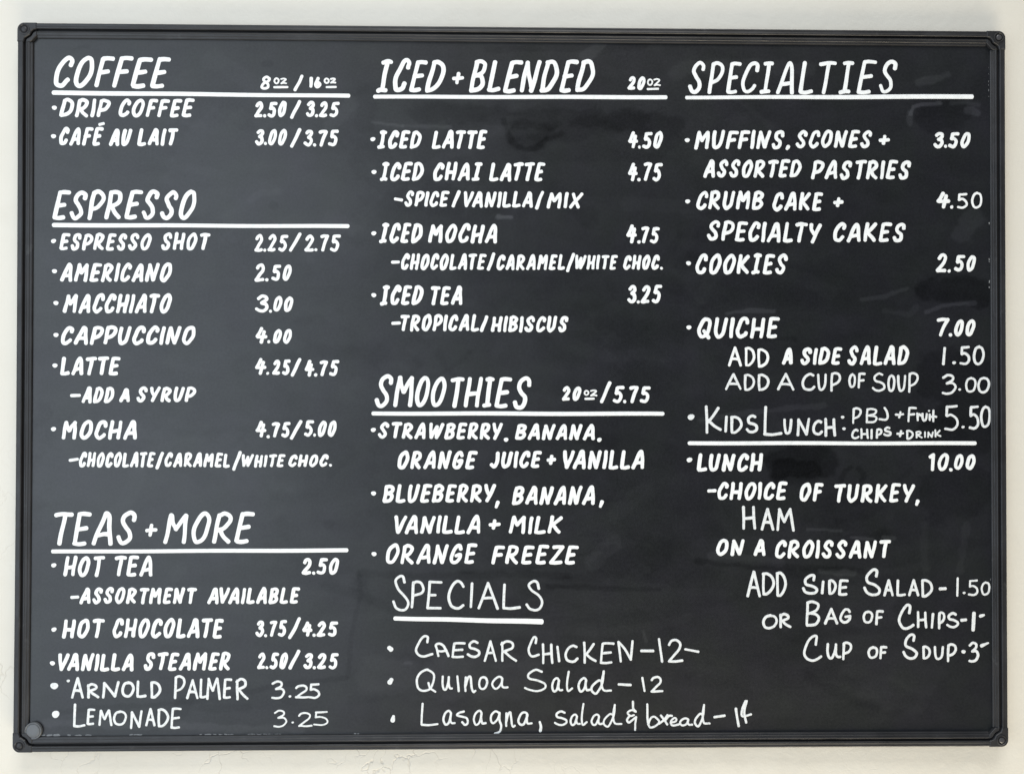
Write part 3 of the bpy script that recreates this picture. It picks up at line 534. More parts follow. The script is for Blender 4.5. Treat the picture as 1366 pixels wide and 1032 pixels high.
def rail(p0, p1, inward, wob):
    """Extrude the profile from p0 to p1 (on the outer edge); inward is the unit vector to the board's middle."""
    p0, p1, inward = Vector(p0), Vector(p1), Vector(inward)
    n = 60
    v, f = [], []
    m = len(PROFILE)
    for i in range(n + 1):
        t = i / n
        c = p0.lerp(p1, t)
        b = wob * 4 * t * (1 - t)
        for k_, (u, h) in enumerate(PROFILE):
            jit = random.gauss(0, .03) if 2 < k_ < m - 2 else 0
            q = c + inward * ((u - b + jit) * MM)
            v.append((q.x, -h * MM, q.y))
    for i in range(n):
        for k_ in range(m - 1):
            a = i * m + k_
            f.append((a, a + 1, a + m + 1, a + m))
    f.append(tuple(range(m - 1, -1, -1)))
    f.append(tuple(n * m + k_ for k_ in range(m)))
    o = mesh_obj('frame_rail', v, f, M_plastic, board)
    me = o.data
    import bmesh
    bm = bmesh.new()
    bm.from_mesh(me)
    bmesh.ops.recalc_face_normals(bm, faces=bm.faces)
    bm.to_mesh(me)
    bm.free()
    # plain black strip laid along the floor of the groove
    g0, g1 = p0 + inward * .00702, p1 + inward * .00702
    gw = inward * .00285
    y = -.00125
    gv = [(g0.x, y, g0.y), (g1.x, y, g1.y), ((g1 + gw).x, y, (g1 + gw).y), ((g0 + gw).x, y, (g0 + gw).y)]
    gv += [(a[0], -.0006, a[2]) for a in gv]
    mesh_obj('groove_floor', gv, [(0, 1, 2, 3), (7, 6, 5, 4), (0, 4, 5, 1), (1, 5, 6, 2), (2, 6, 7, 3), (3, 7, 4, 0)], M_dark, o)
    return o


c_ = CAPL * MM
rail((-HX, -HZ + c_), (-HX, HZ - c_), (1, 0), -1.0)
rail((HX, -HZ + c_), (HX, HZ - c_), (-1, 0), -.3)
rail((-HX + c_, HZ), (HX - c_, HZ), (0, -1), .3)
rail((-HX + c_, -HZ), (HX - c_, -HZ), (0, 1), -.4)


def prism(poly, h0, h1, bev):
    """Prism of a polygon (mm, counter-clockwise) from height h0 to h1 with a chamfered top."""
    n = len(poly)
    cx = sum(p[0] for p in poly) / n
    cy = sum(p[1] for p in poly) / n
    ins = []
    for i in range(n):
        a, b, c = Vector(poly[i - 1]), Vector(poly[i]), Vector(poly[(i + 1) % n])
        e1, e2 = (b - a).normalized(), (c - b).normalized()
        n1, n2 = Vector((-e1.y, e1.x)), Vector((-e2.y, e2.x))
        m_ = (n1 + n2)
        m_ = m_ / max(.5, m_.length_squared / 2) if m_.length > 1e-6 else n1
        ins.append(b + m_ * bev)
    v = [(p[0], p[1], h0) for p in poly] + [(p[0], p[1], h1 - bev) for p in poly] + [(p.x, p.y, h1) for p in ins]
    f = [tuple(range(2 * n, 3 * n))]
    for i in range(n):
        j = (i + 1) % n
        f += [(i, j, n + j, n + i), (n + i, n + j, 2 * n + j, 2 * n + i)]
    f.append(tuple(range(n - 1, -1, -1)))
    return v, f


def ring(cx, cy, prof, n=28):
    """Lathe (radius, height) pairs round (cx, cy)."""
    v, f = [], []
    for r_, h_ in prof:
        for i in range(n):
            a = 2 * math.pi * i / n
            v.append((cx + r_ * math.cos(a), cy + r_ * math.sin(a), h_))
    for k_ in range(len(prof) - 1):
        for i in range(n):
            j = (i + 1) % n
            f.append((k_ * n + i, k_ * n + j, (k_ + 1) * n + j, (k_ + 1) * n + i))
    f.append(tuple((len(prof) - 1) * n + i for i in range(n)))
    return v, f


def corner_cap(sx, sz, screw_mat):
    """Moulded corner: sx, sz = which way is outward."""
    e = CAPL + .2
    R_ = 8.6

    def tr(v):
        # local: outer corner at 0,0 and the board's middle towards +x,+y
        return [((sx * (HX * 1000 + .25 - x)) * MM, -h * MM, (sz * (HZ * 1000 + .25 - y)) * MM) for x, y, h in v]

    def add(name, parts, mat, parent):
        vv, ff = [], []
        for v, f in parts:
            o_ = len(vv)
            vv += tr(v)
            ff += [tuple(i + o_ for i in q) for q in f]
        ob = mesh_obj(name, vv, ff, mat, parent)
        import bmesh
        bm = bmesh.new()
        bm.from_mesh(ob.data)
        bmesh.ops.recalc_face_normals(bm, faces=bm.faces)
        bm.to_mesh(ob.data)
        bm.free()
        return ob

    arc = [(R_ - R_ * math.cos(t), R_ - R_ * math.sin(t)) for t in [math.radians(90 * i / 10) for i in range(11)]]
    # outer body, bounded inwards by the diagonal run of the groove
    body = arc + [(e, 0), (e, 7.6), (19.5, 8.4), (17.2, 10.6), (15.2, 14.6), (12.0, 16.6), (9.0, 18.6), (7.6, e), (0, e)]
    lip = [(e, 10.3), (e, 15.2), (17.4, 21.6), (15.4, e), (9.9, e), (11.2, 19.6), (14.0, 18.2), (17.0, 15.8), (18.8, 12.4), (20.6, 10.9)]
    floor = arc[2:9] + [(e - .4, .8), (e - .4, 14.6), (15.0, e - .4), (.8, e - .4)]
    # recessed ring in the body for the screw
    cx, cy, r = 8.6, 8.4, 5.0
    cap = add('corner_cap', [prism(body, -9.0, 5.0, .7), prism(lip, 0.2, 4.1, .6),
                             ring(cx, cy, [(r + 1.7, 4.8), (r + 1.4, 5.5), (r + .5, 5.7), (r, 5.1)])], M_plastic, board)
    add('groove_floor', [prism(floor, .1, 1.6, .2)], M_dark, cap)  # black floor under the diagonal groove
    add('screw_recess', [ring(cx, cy, [(r, 4.8), (r - .1, 5.12), (.1, 5.13)])], M_dark, cap)
    add('screw', [ring(cx, cy, [(3.5, 4.9), (3.3, 5.5), (2.4, 5.9), (1.0, 6.05), (.1, 6.05)])], screw_mat, cap)
    return cap


corner_cap(-1, 1, M_plastic)
corner_cap(-1, -1, M_plastic)
corner_cap(1, 1, M_pale)
corner_cap(1, -1, M_pale)

# ------------------------------------------------------------------ lettering
# Brush alphabet: name -> (width, strokes); x 0..1 across the letter, y 0 baseline .. 1 cap height.
# A stroke starting with 'c' is a straight-cornered polyline, otherwise it is smoothed.
G = {
    'C': (.60, [[(.93, .74), (.92, .90), (.66, 1.0), (.34, .90), (.08, .58), (.0, .28), (.16, .05), (.48, 0), (.78, .10), (.92, .22)]]),
    'O': (.64, [[(.58, 1), (.24, .86), (.03, .5), (.06, .18), (.30, .0), (.62, .06), (.90, .35), (.98, .68), (.84, .94), (.58, 1)]]),
    'E': (.56, ['c', [(.16, .98), (.08, .5), (.02, .03)], [(.16, .98), (.5, 1.0), (1, .98)], [(.08, .49), (.45, .51), (.80, .53)], [(.02, .02), (.4, .0), (.84, .03)]]),
    'F': (.54, ['c', [(.16, .98), (.08, .5), (.02, .0)], [(.16, .98), (.5, 1.0), (1, .98)], [(.08, .49), (.45, .51), (.80, .53)]]),
    'D': (.66, [[(.10, .97), (.04, .5), (.0, .02)], [(.10, .96), (.42, 1.0), (.80, .88), (.98, .62), (.88, .32), (.50, .08), (.0, .01)]]),
    'R': (.64, [[(.08, .96), (.03, .5), (.0, .0)], [(.08, .95), (.42, 1.0), (.80, .90), (.84, .70), (.55, .50), (.12, .42)], [(.30, .44), (.58, .20), (1.0, .0)]]),
    'P': (.60, [[(.08, .96), (.03, .5), (.0, .0)], [(.08, .95), (.45, 1.0), (.90, .90), (.98, .68), (.66, .44), (.12, .33)]]),
    'I': (.02, [[(.5, 1), (.45, .5), (.4, 0)]]),
    '|': (.46, [[(.08, .97), (.5, 1.0), (.95, .98)], [(.55, .98), (.50, .5), (.46, .03)], [(.0, .0), (.45, .03), (.88, .03)]]),
    'A': (.72, [[(0, 0), (.22, .42), (.46, .88), (.60, 1.0), (.74, .90), (.86, .5), (1.0, 0)], [(.20, .28), (.55, .31), (.90, .33)]]),
    'U': (.62, [[(.0, 1), (.0, .5), (.06, .16), (.30, .0), (.62, .08), (.84, .34), (.96, 1)]]),
    'L': (.52, ['c', [(.06, 1), (.02, .5), (.0, .03)], [(.0, .02), (.45, .0), (1, .05)]]),
    'T': (.66, [[(.0, .95), (.5, .99), (1, .98)], [(.56, .98), (.52, .5), (.46, .0)]]),
    'M': (.84, [[(.0, 0), (.04, .5), (.10, .96)], [(.10, .97), (.25, .70), (.44, .46)], [(.44, .46), (.62, .72), (.86, .97)], [(.86, .97), (.92, .5), (.95, 0)]]),
    'N': (.70, [[(.0, 0), (.04, .5), (.08, .96)], [(.08, .97), (.38, .52), (.74, .02)], [(.74, .02), (.86, .5), (1.0, 1.0)]]),
    'S': (.60, [[(.96, .76), (.92, .92), (.62, 1.0), (.28, .90), (.18, .70), (.42, .52), (.74, .36), (.80, .16), (.56, .01), (.22, .02), (.0, .20)]]),
    'H': (.66, [[(.0, 0), (.03, .5), (.06, 1)], [(.92, 0), (.94, .5), (.98, 1)], [(.04, .42), (.5, .44), (.94, .46)]]),
    'Y': (.66, [[(.0, 1), (.12, .72), (.42, .46)], [(1, 1), (.68, .52), (.36, 0)]]),
    'V': (.68, [[(.0, 1), (.18, .5), (.40, .02)], [(.40, .02), (.72, .5), (1, 1)]]),
    'W': (1.08, [[(.0, 1), (.08, .5), (.17, .03)], [(.17, .03), (.34, .42), (.52, .84)], [(.52, .84), (.56, .4), (.62, .03)], [(.62, .03), (.82, .5), (1, 1)]]),
    'K': (.64, [[(.0, 0), (.03, .5), (.06, 1)], [(.94, .97), (.5, .66), (.08, .42)], [(.22, .48), (.56, .26), (.98, .0)]]),
    'B': (.60, [[(.06, .96), (.03, .5), (.0, .02)], [(.06, .95), (.45, 1.0), (.88, .88), (.76, .64), (.14, .50)], [(.20, .51), (.74, .46), (.94, .26), (.68, .05), (.0, .01)]]),
    'G': (.64, [[(.90, .80), (.72, .98), (.46, .98), (.14, .66), (.02, .28), (.24, .02), (.62, .05), (.88, .26), (.92, .46)], [(.50, .42), (.72, .46), (.96, .47)]]),
    'J': (.50, [[(.90, 1), (.92, .5), (.80, .12), (.45, .0), (.0, .14)]]),
    'Q': (.66, [[(.50, 1), (.18, .82), (.0, .46), (.06, .16), (.30, .02), (.62, .06), (.86, .32), (.94, .70), (.80, .96), (.50, 1)], [(.48, .32), (.70, .16), (.98, -.04)]]),
    'X': (.68, [[(.08, 1), (.42, .5), (.82, 0)], [(1, 1), (.5, .5), (.0, 0)]]),
    'Z': (.68, ['c', [(.06, .97), (.5, 1.0), (.94, .98)], [(.94, .97), (.5, .5), (.0, .02)], [(.0, .02), (.5, .0), (1, .03)]]),
    '+': (.90, [[(.5, 1), (.46, .5), (.42, 0)], [(.0, .46), (.5, .50), (1, .54)]]),
    '/': (.46, [[(.0, 0), (.5, .5), (1, 1)]]),
    '.': (.02, [[(.5, .02), (.55, .0)]]),
    '!': (.20, ['c', [(.0, .84), (1.0, 1.0)], [(1.0, 1.0), (.96, .5), (.92, 0)]]),
    '1': (.02, [[(.5, 1), (.45, .5), (.4, 0)]]),
    '2': (.54, [[(.02, .78), (.22, .96), (.56, 1.0), (.82, .84), (.74, .58), (.40, .30), (.02, .02)], [(.02, .02), (.5, .01), (.98, .04)]]),
    '3': (.54, [[(.06, .84), (.36, .99), (.78, .96), (.86, .76), (.44, .55)], [(.44, .55), (.86, .46), (.98, .24), (.72, .02), (.34, .02), (.0, .16)]]),
    '4': (.62, ['c', [(.42, 1), (.22, .66), (.02, .42)], [(.02, .41), (.5, .40), (1, .42)], [(.74, .80), (.66, .4), (.58, 0)]]),
    '5': (.54, ['c', [(.24, .97), (.16, .60)], [(.24, .97), (.6, .99), (1, .99)], 's', [(.16, .58), (.52, .62), (.86, .42), (.84, .14), (.50, .0), (.0, .08)]]),
    '6': (.54, [[(.50, 1), (.12, .56), (.02, .24), (.24, .0), (.70, .02), (.92, .26), (.62, .46), (.12, .34)]]),
    '7': (.52, ['c', [(.0, .95), (.45, 1.0), (.96, .98)], [(.96, .98), (.62, .5), (.42, 0)]]),
    '8': (.54, [[(.80, .90), (.46, 1), (.14, .84), (.36, .60), (.80, .36), (.84, .12), (.46, .0), (.08, .14), (.20, .40), (.70, .62), (.86, .82), (.80, .90)]]),
    '0': (.50, [[(.62, 1), (.24, .84), (.02, .46), (.08, .12), (.36, .0), (.70, .14), (.94, .52), (.92, .88), (.62, 1)]]),
    # thin-pen letters
    'o': (.7, [[(.5, 1), (.1, .8), (.02, .35), (.4, .0), (.85, .2), (.95, .7), (.5, 1)]]),
    'z': (.7, [[(.0, .90), (.5, 1.0), (.9, .85), (.55, .45), (.05, .03)], [(.05, .03), (.5, .12), (1, .05)]]),
    'a': (.9, [[(.66, .84), (.45, 1.0), (.16, .80), (.0, .36), (.16, .02), (.42, .10), (.60, .50), (.66, .84)], [(.66, .84), (.62, .40), (.72, .12), (1, .12)]]),
    'u': (.8, [[(.04, 1), (.0, .5), (.14, .08), (.36, .06), (.56, .40), (.66, .94)], [(.66, .94), (.66, .4), (.78, .12), (1, .12)]]),
    'n': (.8, [[(.08, .94), (.04, .5), (.06, .06)], [(.06, .40), (.26, .84), (.48, 1.0), (.58, .70), (.66, .20), (.82, .0), (1, .08)]]),
    'l': (.4, [[(.30, 1), (.06, .6), (.0, .22), (.20, .0), (.95, .14)]]),
    'd': (.8, [[(.56, .52), (.36, .58), (.10, .38), (.04, .12), (.24, .0), (.44, .20), (.58, .60), (.64, 1.0)], [(.62, .96), (.54, .50), (.62, .16), (1, .12)]]),
    's': (.7, [[(.66, 1.0), (.30, .92), (.06, .72), (.48, .62), (.90, .48), (.96, .16), (.74, .0), (.48, .22)]]),
    'g': (.7, [[(.82, .92), (.46, 1.0), (.10, .84), (.04, .58), (.26, .46), (.62, .62), (.84, .92)], [(.84, .92), (.82, .60), (1.0, .34), (.86, .10), (.40, .0)]]),
    'b': (.7, [[(.02, 1), (.04, .5), (.10, .12)], [(.10, .12), (.30, .40), (.62, .44), (.92, .24), (.62, .04), (.24, .0), (.08, .14)]]),
    'r': (.8, [[(.0, .1), (.35, .5), (.66, 1.0)], [(.1, .95), (.45, .4), (.62, .0)], [(.45, .4), (.75, .9), (1, .9)]]),
    'r2': (.7, [[(.0, 1), (.15, .0)], [(.1, .4), (.5, .9), (1, .7)]]),
    'e': (.7, [[(.05, .40), (.60, .55), (.72, .85), (.45, 1.0), (.10, .60), (.10, .15), (.45, .0), (1, .15)]]),
    't2': (.8, [[(.40, 1.0), (.36, .5), (.34, .0)], [(.0, .42), (.5, .46), (1, .42)]]),
    'I2': (.2, [[(.0, 1), (.5, .5), (1, 0)]]),
    'N2': (.8, ['c', [(.0, .96), (.08, .5), (.16, 0)], [(.0, .96), (.45, .6), (.86, .08)], [(.86, .08), (.94, .6), (1, 1)]]),
    'A2': (.8, [[(.22, .0), (.10, .5), (.0, .86), (.30, 1.0), (.62, .80), (.84, .4), (1.0, .02)], [(.16, .42), (.50, .40), (.86, .44)]]),
    'Q2': (.9, [[(.60, 1), (.24, .90), (.02, .56), (.06, .22), (.36, .05), (.70, .14), (.90, .45), (.90, .80), (.60, 1)], [(.62, .42), (.76, .16), (1.0, .0)]]),
    'J2': (.6, [[(.62, 1), (.88, .66), (1.0, .26), (.7, .02), (.0, .08)]]),
    '+2': (.8, [[(.62, 1), (.58, .5), (.44, .0)], [(.0, .50), (.5, .50), (1, .58)]]),
    'tS': (.5, [[(.74, .82), (.66, .97), (.42, 1.0), (.16, .86), (.30, .64), (.70, .44), (.98, .22), (.84, .04), (.50, .0), (.20, .08), (.0, .26)]]),
    'tS2': (.6, [[(.80, .74), (.72, .92), (.46, 1.0), (.16, .86), (.30, .70), (.78, .52), (1.0, .28), (.88, .08), (.56, .0), (.24, .06), (.0, .20)]]),
    'tS3': (.8, [[(.80, .92), (.50, 1.0), (.16, .82), (.22, .58), (.60, .50), (.92, .36), (.94, .14), (.60, .0), (.25, .03), (.0, .16)]]),
    'tS4': (.7, [[(.76, .74), (.80, .96), (.54, 1.0), (.18, .76), (.20, .52), (.66, .40), (.98, .22), (.86, .04), (.48, .0), (.16, .10), (.0, .28)]]),
    'tC': (.7, [[(.96, .80), (.74, .97), (.50, 1.0), (.20, .80), (.0, .42), (.14, .10), (.46, .0), (.74, .02), (.96, .10)]]),
    'tP': (.6, [[(.14, .97), (.08, .5), (.02, .0)], [(.12, .92), (.38, 1.0), (.78, .94), (1.0, .72), (.78, .54), (.16, .46)]]),
    'tE': (.6, ['c', [(.16, .98), (.10, .5), (.0, .02)], [(.16, .98), (1, .96)], [(.10, .50), (.60, .50)], [(.0, .02), (.95, .01)]]),
    'tA': (.8, ['c', [(.0, .0), (.26, .5), (.50, 1.0)], [(.50, 1.0), (.76, .5), (1.0, .0)], [(.22, .40), (.5, .42), (.76, .42)]]),
    'hC': (.8, [[(.70, .70), (.72, .96), (.50, 1.0), (.20, .72), (.0, .36), (.14, .08), (.48, .0), (1.0, .10)]]),
    'C2': (.8, [[(.70, .66), (.74, .98), (.52, 1.0), (.20, .74), (.0, .36), (.16, .08), (.46, .0), (.78, .06), (1.0, .16)]]),
    '&': (.6, [[(.60, 1), (.66, .75), (.92, .64), (.5, .70), (.06, .60), (.4, .50), (.72, .52)], [(.30, .50), (.0, .36), (.2, .26), (.5, .34), (.94, .46)], [(.94, .46), (.86, .2), (.82, 0)]]),
}
# pen letters are drawn upright with plainer corners than the brushed capitals
PEN = {
    'A': (.75, ['c', [(0, 0), (.25, .5), (.52, 1)], [(.52, 1), (.76, .5), (1, 0)], [(.16, .34), (.5, .36), (.84, .32)]]),
    'D': (.65, [[(.06, .98), (.05, .5), (.08, .02)], [(.02, .97), (.40, .99), (.84, .82), (1.0, .52), (.80, .22), (.42, .03), (.08, .01)]]),
    'N': (.7, ['c', [(.08, .95), (.06, .5), (.0, 0)], [(.08, .95), (.4, .55), (.78, .06)], [(.78, .06), (.88, .5), (1, 1)]]),
    'M': (.85, ['c', [(.12, .96), (.05, .5), (.0, .02)], [(.12, .98), (.30, .6), (.44, .40)], [(.44, .40), (.60, .7), (.80, 1.0)], [(.80, 1.0), (.90, .5), (1.0, .0)]]),
    'C': (.7, [[(.92, .90), (.62, 1.0), (.26, .84), (.02, .44), (.12, .12), (.46, .0), (.76, .04), (1.0, .18)]]),
    'O': (.7, [[(.55, 1), (.20, .88), (.0, .48), (.14, .10), (.48, .0), (.84, .16), (1.0, .56), (.86, .90), (.50, 1)]]),
    'U': (.7, [[(.0, 1), (.04, .5), (.18, .08), (.44, .0), (.76, .14), (.92, .5), (.98, 1)]]),
    'S': None,
    '3': (.6, [[(.06, .86), (.40, 1.0), (.78, .92), (.74, .72), (.34, .54)], [(.34, .54), (.80, .56), (1.0, .34), (.76, .08), (.34, .0), (.02, .03)]]),
    'H': (.7, ['c', [(.02, 1), (.05, .5), (.04, 0)], [(.90, .98), (.92, .5), (1.0, 0)], [(.04, .46), (.5, .48), (.92, .50)]]),
    'R': (.7, [[(.06, .94), (.06, .5), (.08, .0)], [(.0, .86), (.36, 1.0), (.76, .90), (.74, .66), (.14, .48)], [(.24, .46), (.60, .22), (1.0, .02)]]),
    'K': (.7, ['c', [(.02, 1), (.06, .5), (.06, .0)], [(.84, .93), (.45, .6), (.10, .38)], [(.16, .46), (.55, .25), (1.0, .10)]]),
    '5': (.54, ['c', [(.18, .97), (.14, .60)], [(.16, .97), (.6, .98), (.96, 1.0)], 's', [(.14, .58), (.50, .64), (.92, .46), (.98, .20), (.60, .01), (.02, .05)]]),
}


def strokes_of(ch, pen=False):
    d = PEN.get(ch) if pen else None
    d = d or G[ch]
    res, sharp = [], False
    for s in d[1]:
        if s == 'c':
            sharp = True
        elif s == 's':
            sharp = False
        else:
            res.append((s, sharp))
    return d[0], res


def smooth(p, steps=6, closed=False):
    if len(p) < 3:
        a, b = p[0], p[-1]
        return [(a[0] + (b[0] - a[0]) * t / 4, a[1] + (b[1] - a[1]) * t / 4) for t in range(5)]
    closed = abs(p[0][0] - p[-1][0]) < 1e-6 and abs(p[0][1] - p[-1][1]) < 1e-6
    if closed:
        q = [p[-2]] + list(p) + [p[1]]
    else:
        q = [(2 * p[0][0] - p[1][0], 2 * p[0][1] - p[1][1])] + list(p) + [(2 * p[-1][0] - p[-2][0], 2 * p[-1][1] - p[-2][1])]
    out = []
    for i in range(1, len(q) - 2):
        p0, p1, p2, p3 = q[i - 1], q[i], q[i + 1], q[i + 2]
        for s in range(steps):
            t = s / steps
            out.append(tuple(.5 * (2 * p1[k_] + (p2[k_] - p0[k_]) * t + (2 * p0[k_] - 5 * p1[k_] + 4 * p2[k_] - p3[k_]) * t * t
                                   + (3 * p1[k_] - p0[k_] - 3 * p2[k_] + p3[k_]) * t ** 3) for k_ in (0, 1)))
    out.append(q[-2])
    return out


class Ink:
    """Collects brush strokes (mm on the board) and links them as one slightly raised mesh."""
    lift = 0

    def __init__(self):
        self.v, self.f = [], []

    def stroke(self, pts, w0, w1=None):
        w1 = w1 or w0
        # uneven hand: width breathes along the stroke
        ph, am = random.uniform(0, 6.28), random.uniform(.02, .07)
        # resample and drop coincident points
        P = [pts[0]]
        for p in pts[1:]:
            if math.hypot(p[0] - P[-1][0], p[1] - P[-1][1]) > .12:
                P.append(p)
        if len(P) < 2:
            P.append((P[0][0] + .15, P[0][1]))
        n = len(P)
        tang = []
        for i in range(n):
            a, b = P[max(0, i - 1)], P[min(n - 1, i + 1)]
            L_ = math.hypot(b[0] - a[0], b[1] - a[1]) or 1
            tang.append(((b[0] - a[0]) / L_, (b[1] - a[1]) / L_))
        Ink.lift = (Ink.lift + 1) % 9
        h = .10 + .012 * Ink.lift
        rows = []

        def row(c, t, r, hh):
            nx_, ny_ = -t[1], t[0]
            return [(c[0] + nx_ * r * k_, c[1] + ny_ * r * k_, z_) for k_, z_ in ((1, .02), (.72, hh), (-.72, hh), (-1, .02))]
        capn = 4
        sq = random.uniform(.72, 1.0)       # how round the brush left the ends
        r0 = w0 / 2 * random.uniform(.93, 1.04)
        for i in range(capn, 0, -1):
            a = math.pi / 2 * i / capn
            c = (P[0][0] - tang[0][0] * r0 * sq * math.sin(a), P[0][1] - tang[0][1] * r0 * sq * math.sin(a))
            rows.append(row(c, tang[0], max(r0 * math.cos(a), r0 * .02), h * (.5 + .5 * math.cos(a))))
        for i in range(n):
            t = i / (n - 1)
            r = (w0 + (w1 - w0) * t) / 2 * (1 + am * math.sin(ph + t * 4.5))
            rows.append(row(P[i], tang[i], r, h + .011 * t))
        r1 = r
        h += .011
        sq = random.uniform(.72, 1.0)
        for i in range(1, capn + 1):
            a = math.pi / 2 * i / capn
            c = (P[-1][0] + tang[-1][0] * r1 * sq * math.sin(a), P[-1][1] + tang[-1][1] * r1 * sq * math.sin(a))
            rows.append(row(c, tang[-1], max(r1 * math.cos(a), r1 * .02), h * (.5 + .5 * math.cos(a))))
        o_ = len(self.v)
        for rw in rows:
            self.v += [(x * MM, -z_ * MM, y * MM) for x, y, z_ in rw]
        for i in range(len(rows) - 1):
            for k_ in range(3):
                a = o_ + i * 4 + k_
                self.f.append((a, a + 1, a + 5, a + 4))

    def blob(self, x, y, rx, ry):
        n, o_ = 18, len(self.v)
        ang = random.uniform(-.5, .2)
        for s, h in ((1, .02), (.75, .15)):
            for i in range(n):
                a = 2 * math.pi * i / n
                q = 1 + .05 * math.sin(2 * a + ang) + .04 * math.sin(3 * a + ang * 3)
                X, Y = rx * s * q * math.cos(a), ry * s * q * math.sin(a)
                self.v.append(((x + X * math.cos(ang) - Y * math.sin(ang)) * MM, -h * MM, (y + X * math.sin(ang) + Y * math.cos(ang)) * MM))
        for i in range(n):
            j = (i + 1) % n
            self.f.append((o_ + i, o_ + j, o_ + n + j, o_ + n + i))
        self.f.append(tuple(o_ + n + i for i in range(n)))

    def glyph_box(self, ch, w, x0, y0, x1, y1):
        """Pen letter filling the box (outer ink edges)."""
        slant = 0
        pen = True
        if len(ch) == 2 and ch[0] == 's' and ch[1] in G:
            ch, slant, pen = ch[1], .19, False
        wd, st = strokes_of(ch, pen)
        S_ = [([(p[0] * wd + slant * p[1], p[1]) for p in s], sh) for s, sh in st]
        S_ = [(s if sh else smooth(s), sh) for s, sh in S_]
        xs = [p[0] for s, _ in S_ for p in s]
        ys = [p[1] for s, _ in S_ for p in s]
        a0, a1, b0, b1 = min(xs), max(xs), min(ys), max(ys)
        h = w / 2 * .96
        X0, X1, Y0, Y1 = x0 + h, x1 - h, y0 + h, y1 - h
        if X1 < X0:
            X0 = X1 = (X0 + X1) / 2
        sx = (X1 - X0) / (a1 - a0) if a1 - a0 > 1e-4 else 0
        sy = (Y1 - Y0) / (b1 - b0) if b1 - b0 > 1e-4 else 0
        if sx == 0:
            X0 = (x0 + x1) / 2
        for s, sh in S_:
            q = [(X0 + (p[0] - a0) * sx, Y0 + (p[1] - b0) * sy) for p in s]
            q = self.hand(q, min(abs(X1 - X0), abs(Y1 - Y0)) * .012)
            self.stroke(smooth(q, 3) if sh else q, w * random.uniform(.82, .95), w * random.uniform(.78, .94))

    def hand(self, q, amp):
        a, b = random.uniform(0, 6.28), random.uniform(0, 6.28)
        return [(p[0] + amp * math.sin(a + i * .5), p[1] + amp * math.sin(b + i * .45)) for i, p in enumerate(q)]

    def word(self, text, xl, zl, xr, zr, tl, tr_, w, slant):
        """Brushed word between outer ink edges xl..xr; baseline zl -> zr, cap line tl -> tr_."""
        hgt = ((tl - zl) + (tr_ - zr)) / 2 - w
        gap0 = {'/': .1}
        # relative layout in cap heights
        cur, place = 0.0, []
        prev = ''
        for ch in text:
            wd, st = strokes_of(ch)
            k_ = random.uniform(.96, 1.04)
            gap = .16 * hgt
            if prev in '.,' and prev:
                gap = .06 * hgt
            if ch == '.':
                gap = .03 * hgt
            pair = prev + ch
            if pair in ('LA', 'AT', 'TA', 'TE', 'LT', 'AV', 'VA', 'TT', 'FF', 'FI', 'AY', 'RY', 'LU'):
                gap = {'LA': .10, 'AT': .02, 'TA': .02, 'TE': .10, 'LT': -.02, 'AV': -.06, 'VA': -.06, 'TT': .04, 'FF': .08, 'FI': .1, 'RY': .06}.get(pair, .08) * hgt
            elif prev and (prev in 'EFTLPCZ'):
                gap = .11 * hgt
            place.append((ch, wd * hgt * k_, gap if prev else 0, st))
            prev = ch
        # solve the horizontal scale so the sheared word fits its extents
        lo, hi = .2, 3.0

        def lay(s):
            x, out = 0.0, []
            for i, (ch, wd, gap, st) in enumerate(place):
                if i:
                    x += gap * s + w * .93
                out.append(x)
                x += wd * s
            xs = []
            for (ch, wd, gap, st), x_ in zip(place, out):
                for pts, _ in st:
                    xs += [x_ + p[0] * wd * s + slant * p[1] * hgt for p in pts]
            return out, min(xs), max(xs)
        for _ in range(30):
            s = (lo + hi) / 2
            o_, a, b = lay(s)
            if b - a + w > xr - xl:
                hi = s
            else:
                lo = s
        o_, a, b = lay(s)
        shift = xl + w / 2 - a
        for (ch, wd, gap, st), x_ in zip(place, o_):
            dy = random.uniform(-.018, .018) * hgt
            dh = random.uniform(.975, 1.02)
            lean = slant + random.uniform(-.02, .02)
            for pts, sh in st:
                base = pts if sh else smooth(pts)
                q = []
                for p in base:
                    X = x_ + shift + p[0] * wd * s + lean * p[1] * hgt
                    t = min(1, max(0, (X - xl) / max(1e-6, xr - xl)))
                    z0 = zl + (zr - zl) * t + w / 2
                    H_ = (tl + (tr_ - tl) * t) - w / 2 - z0
                    q.append((X, z0 + p[1] * H_ * dh + dy))
                q = self.hand(q, hgt * .012)
                self.stroke(smooth(q, 3) if sh else q, w * random.uniform(.90, 1.01), w * random.uniform(.88, .99))

    def build(self, name, mat, parent):
        return mesh_obj(name, self.v, self.f, mat, parent)


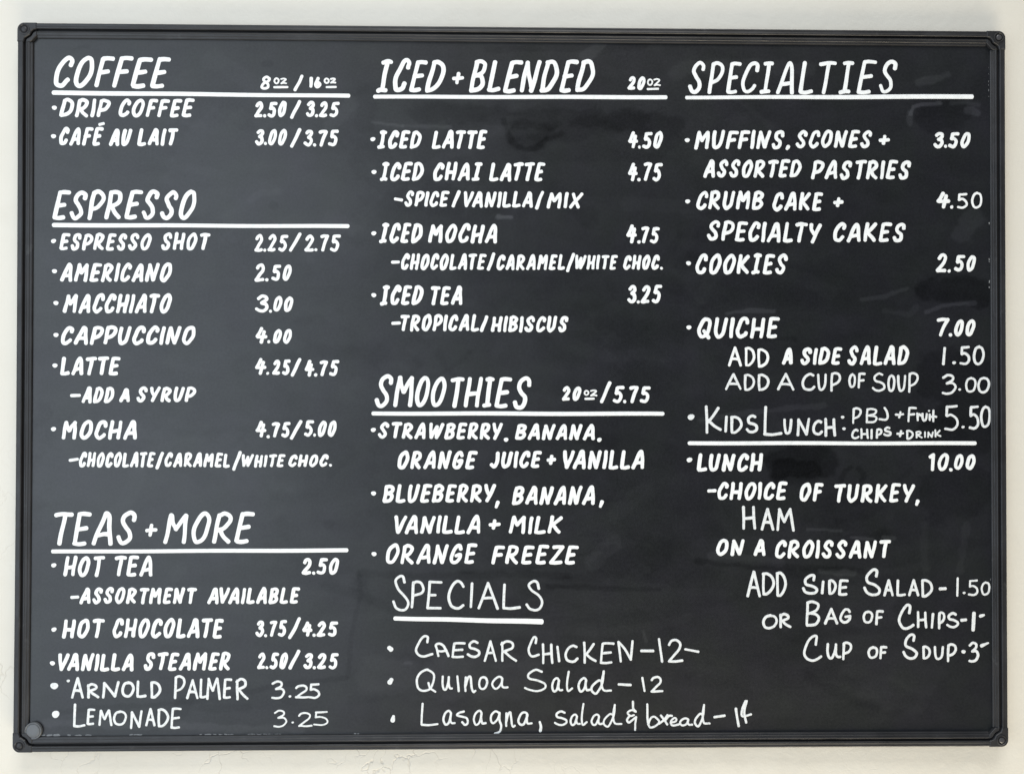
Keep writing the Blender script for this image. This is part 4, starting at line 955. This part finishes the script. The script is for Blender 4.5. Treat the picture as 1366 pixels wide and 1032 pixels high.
for name, text, items in LINES:
    ink = Ink()
    for it in items:
        if it[0] == 'w':
            ink.word(*it[1:])
        elif it[0] == 'g':
            for b in it[2]:
                ink.glyph_box(b[0], it[1], *b[1:])
        elif it[0] == 'k':
            q = it[3]
            if len(q) == 2 and math.hypot(q[1][0] - q[0][0], q[1][1] - q[0][1]) > 60:
                n_ = 24
                a_, b_ = random.uniform(0, 6.28), random.uniform(.12, .25)
                q = [(q[0][0] + (q[1][0] - q[0][0]) * i / n_, q[0][1] + (q[1][1] - q[0][1]) * i / n_ + b_ * math.sin(a_ + i * .5)) for i in range(n_ + 1)]
            else:
                q = smooth(q)
            ink.stroke(q, it[1], it[2])
        elif it[0] == 'd':
            ink.blob(*it[1:])
    pen = name.startswith('handwritten') or 'beside' in text
    o = ink.build(name, M_pen if pen else M_ink, board)
    if name == 'underline':
        o['label'] = 'white ruled ' + text
    elif name == 'bullet':
        if text:
            o['label'] = text
    else:
        kind = {'heading': 'large brushed heading', 'size_note': 'small size note', 'menu_item': 'brushed menu line', 'price': 'brushed price',
                'item_note': 'brushed note', 'handwritten_item': 'thin handwritten line', 'handwritten_price': 'thin handwritten price',
                'handwritten_heading': 'thin handwritten heading'}[name]
        o['label'] = kind + ' reading ' + text

# flecks of dried ink caught against the frame's lip
ink = Ink()
for x0, x1, z_, w_ in RESIDUE:
    n_ = max(3, int((x1 - x0) / 2.2))
    for i in range(n_):
        if random.random() < .6:
            x = x0 + (x1 - x0) * (i + random.random()) / n_
            ink.stroke(smooth([(x, z_ + random.uniform(-.35, .35)), (x + random.uniform(.8, 3.2), z_ + random.uniform(-.4, .4))]), w_ * random.uniform(.4, 1.1))
for x_, z0, z1, w_ in RESIDUE_V:
    n_ = max(2, int(abs(z1 - z0) / 6))
    for i in range(n_):
        z_ = z0 + (z1 - z0) * (i + random.random()) / n_
        ink.stroke(smooth([(x_ + random.uniform(-.3, .3), z_), (x_ + random.uniform(-.3, .3), z_ + random.uniform(.6, 3))]), w_ * random.uniform(.4, 1))
ink.build('ink_residue', M_residue, board)['kind'] = 'stuff'

# ------------------------------------------------------------------ the magnet at the lower left
def build_magnet():
    x0, z0 = MAGNET
    root = bpy.data.objects.new('magnet', None)
    root.empty_display_size = .01
    root.location = (x0 * MM, 0, z0 * MM)
    col.objects.link(root)
    root['label'] = 'small round pale grey magnet stuck at the lower left corner of the black board'
    root['category'] = 'magnet'
    for nm, prof, mat in (('rim', [(10.1, .25), (10.2, 3.0), (9.9, 3.5), (9.2, 3.7), (8.9, 3.2), (8.6, 3.0), (.1, 3.0)], M_magnet),
                          ('face', [(8.2, 2.9), (8.1, 3.45), (7.4, 3.65), (3.0, 3.75), (.1, 3.75)], M_magnet)):
        v, f = ring(0, 0, prof, 40)
        ob = mesh_obj(nm, [(a * MM, -h * MM, b * MM) for a, b, h in v], f, mat, root, smooth=True)
        import bmesh
        bm = bmesh.new()
        bm.from_mesh(ob.data)
        bmesh.ops.recalc_face_normals(bm, faces=bm.faces)
        bm.to_mesh(ob.data)
        bm.free()


build_magnet()
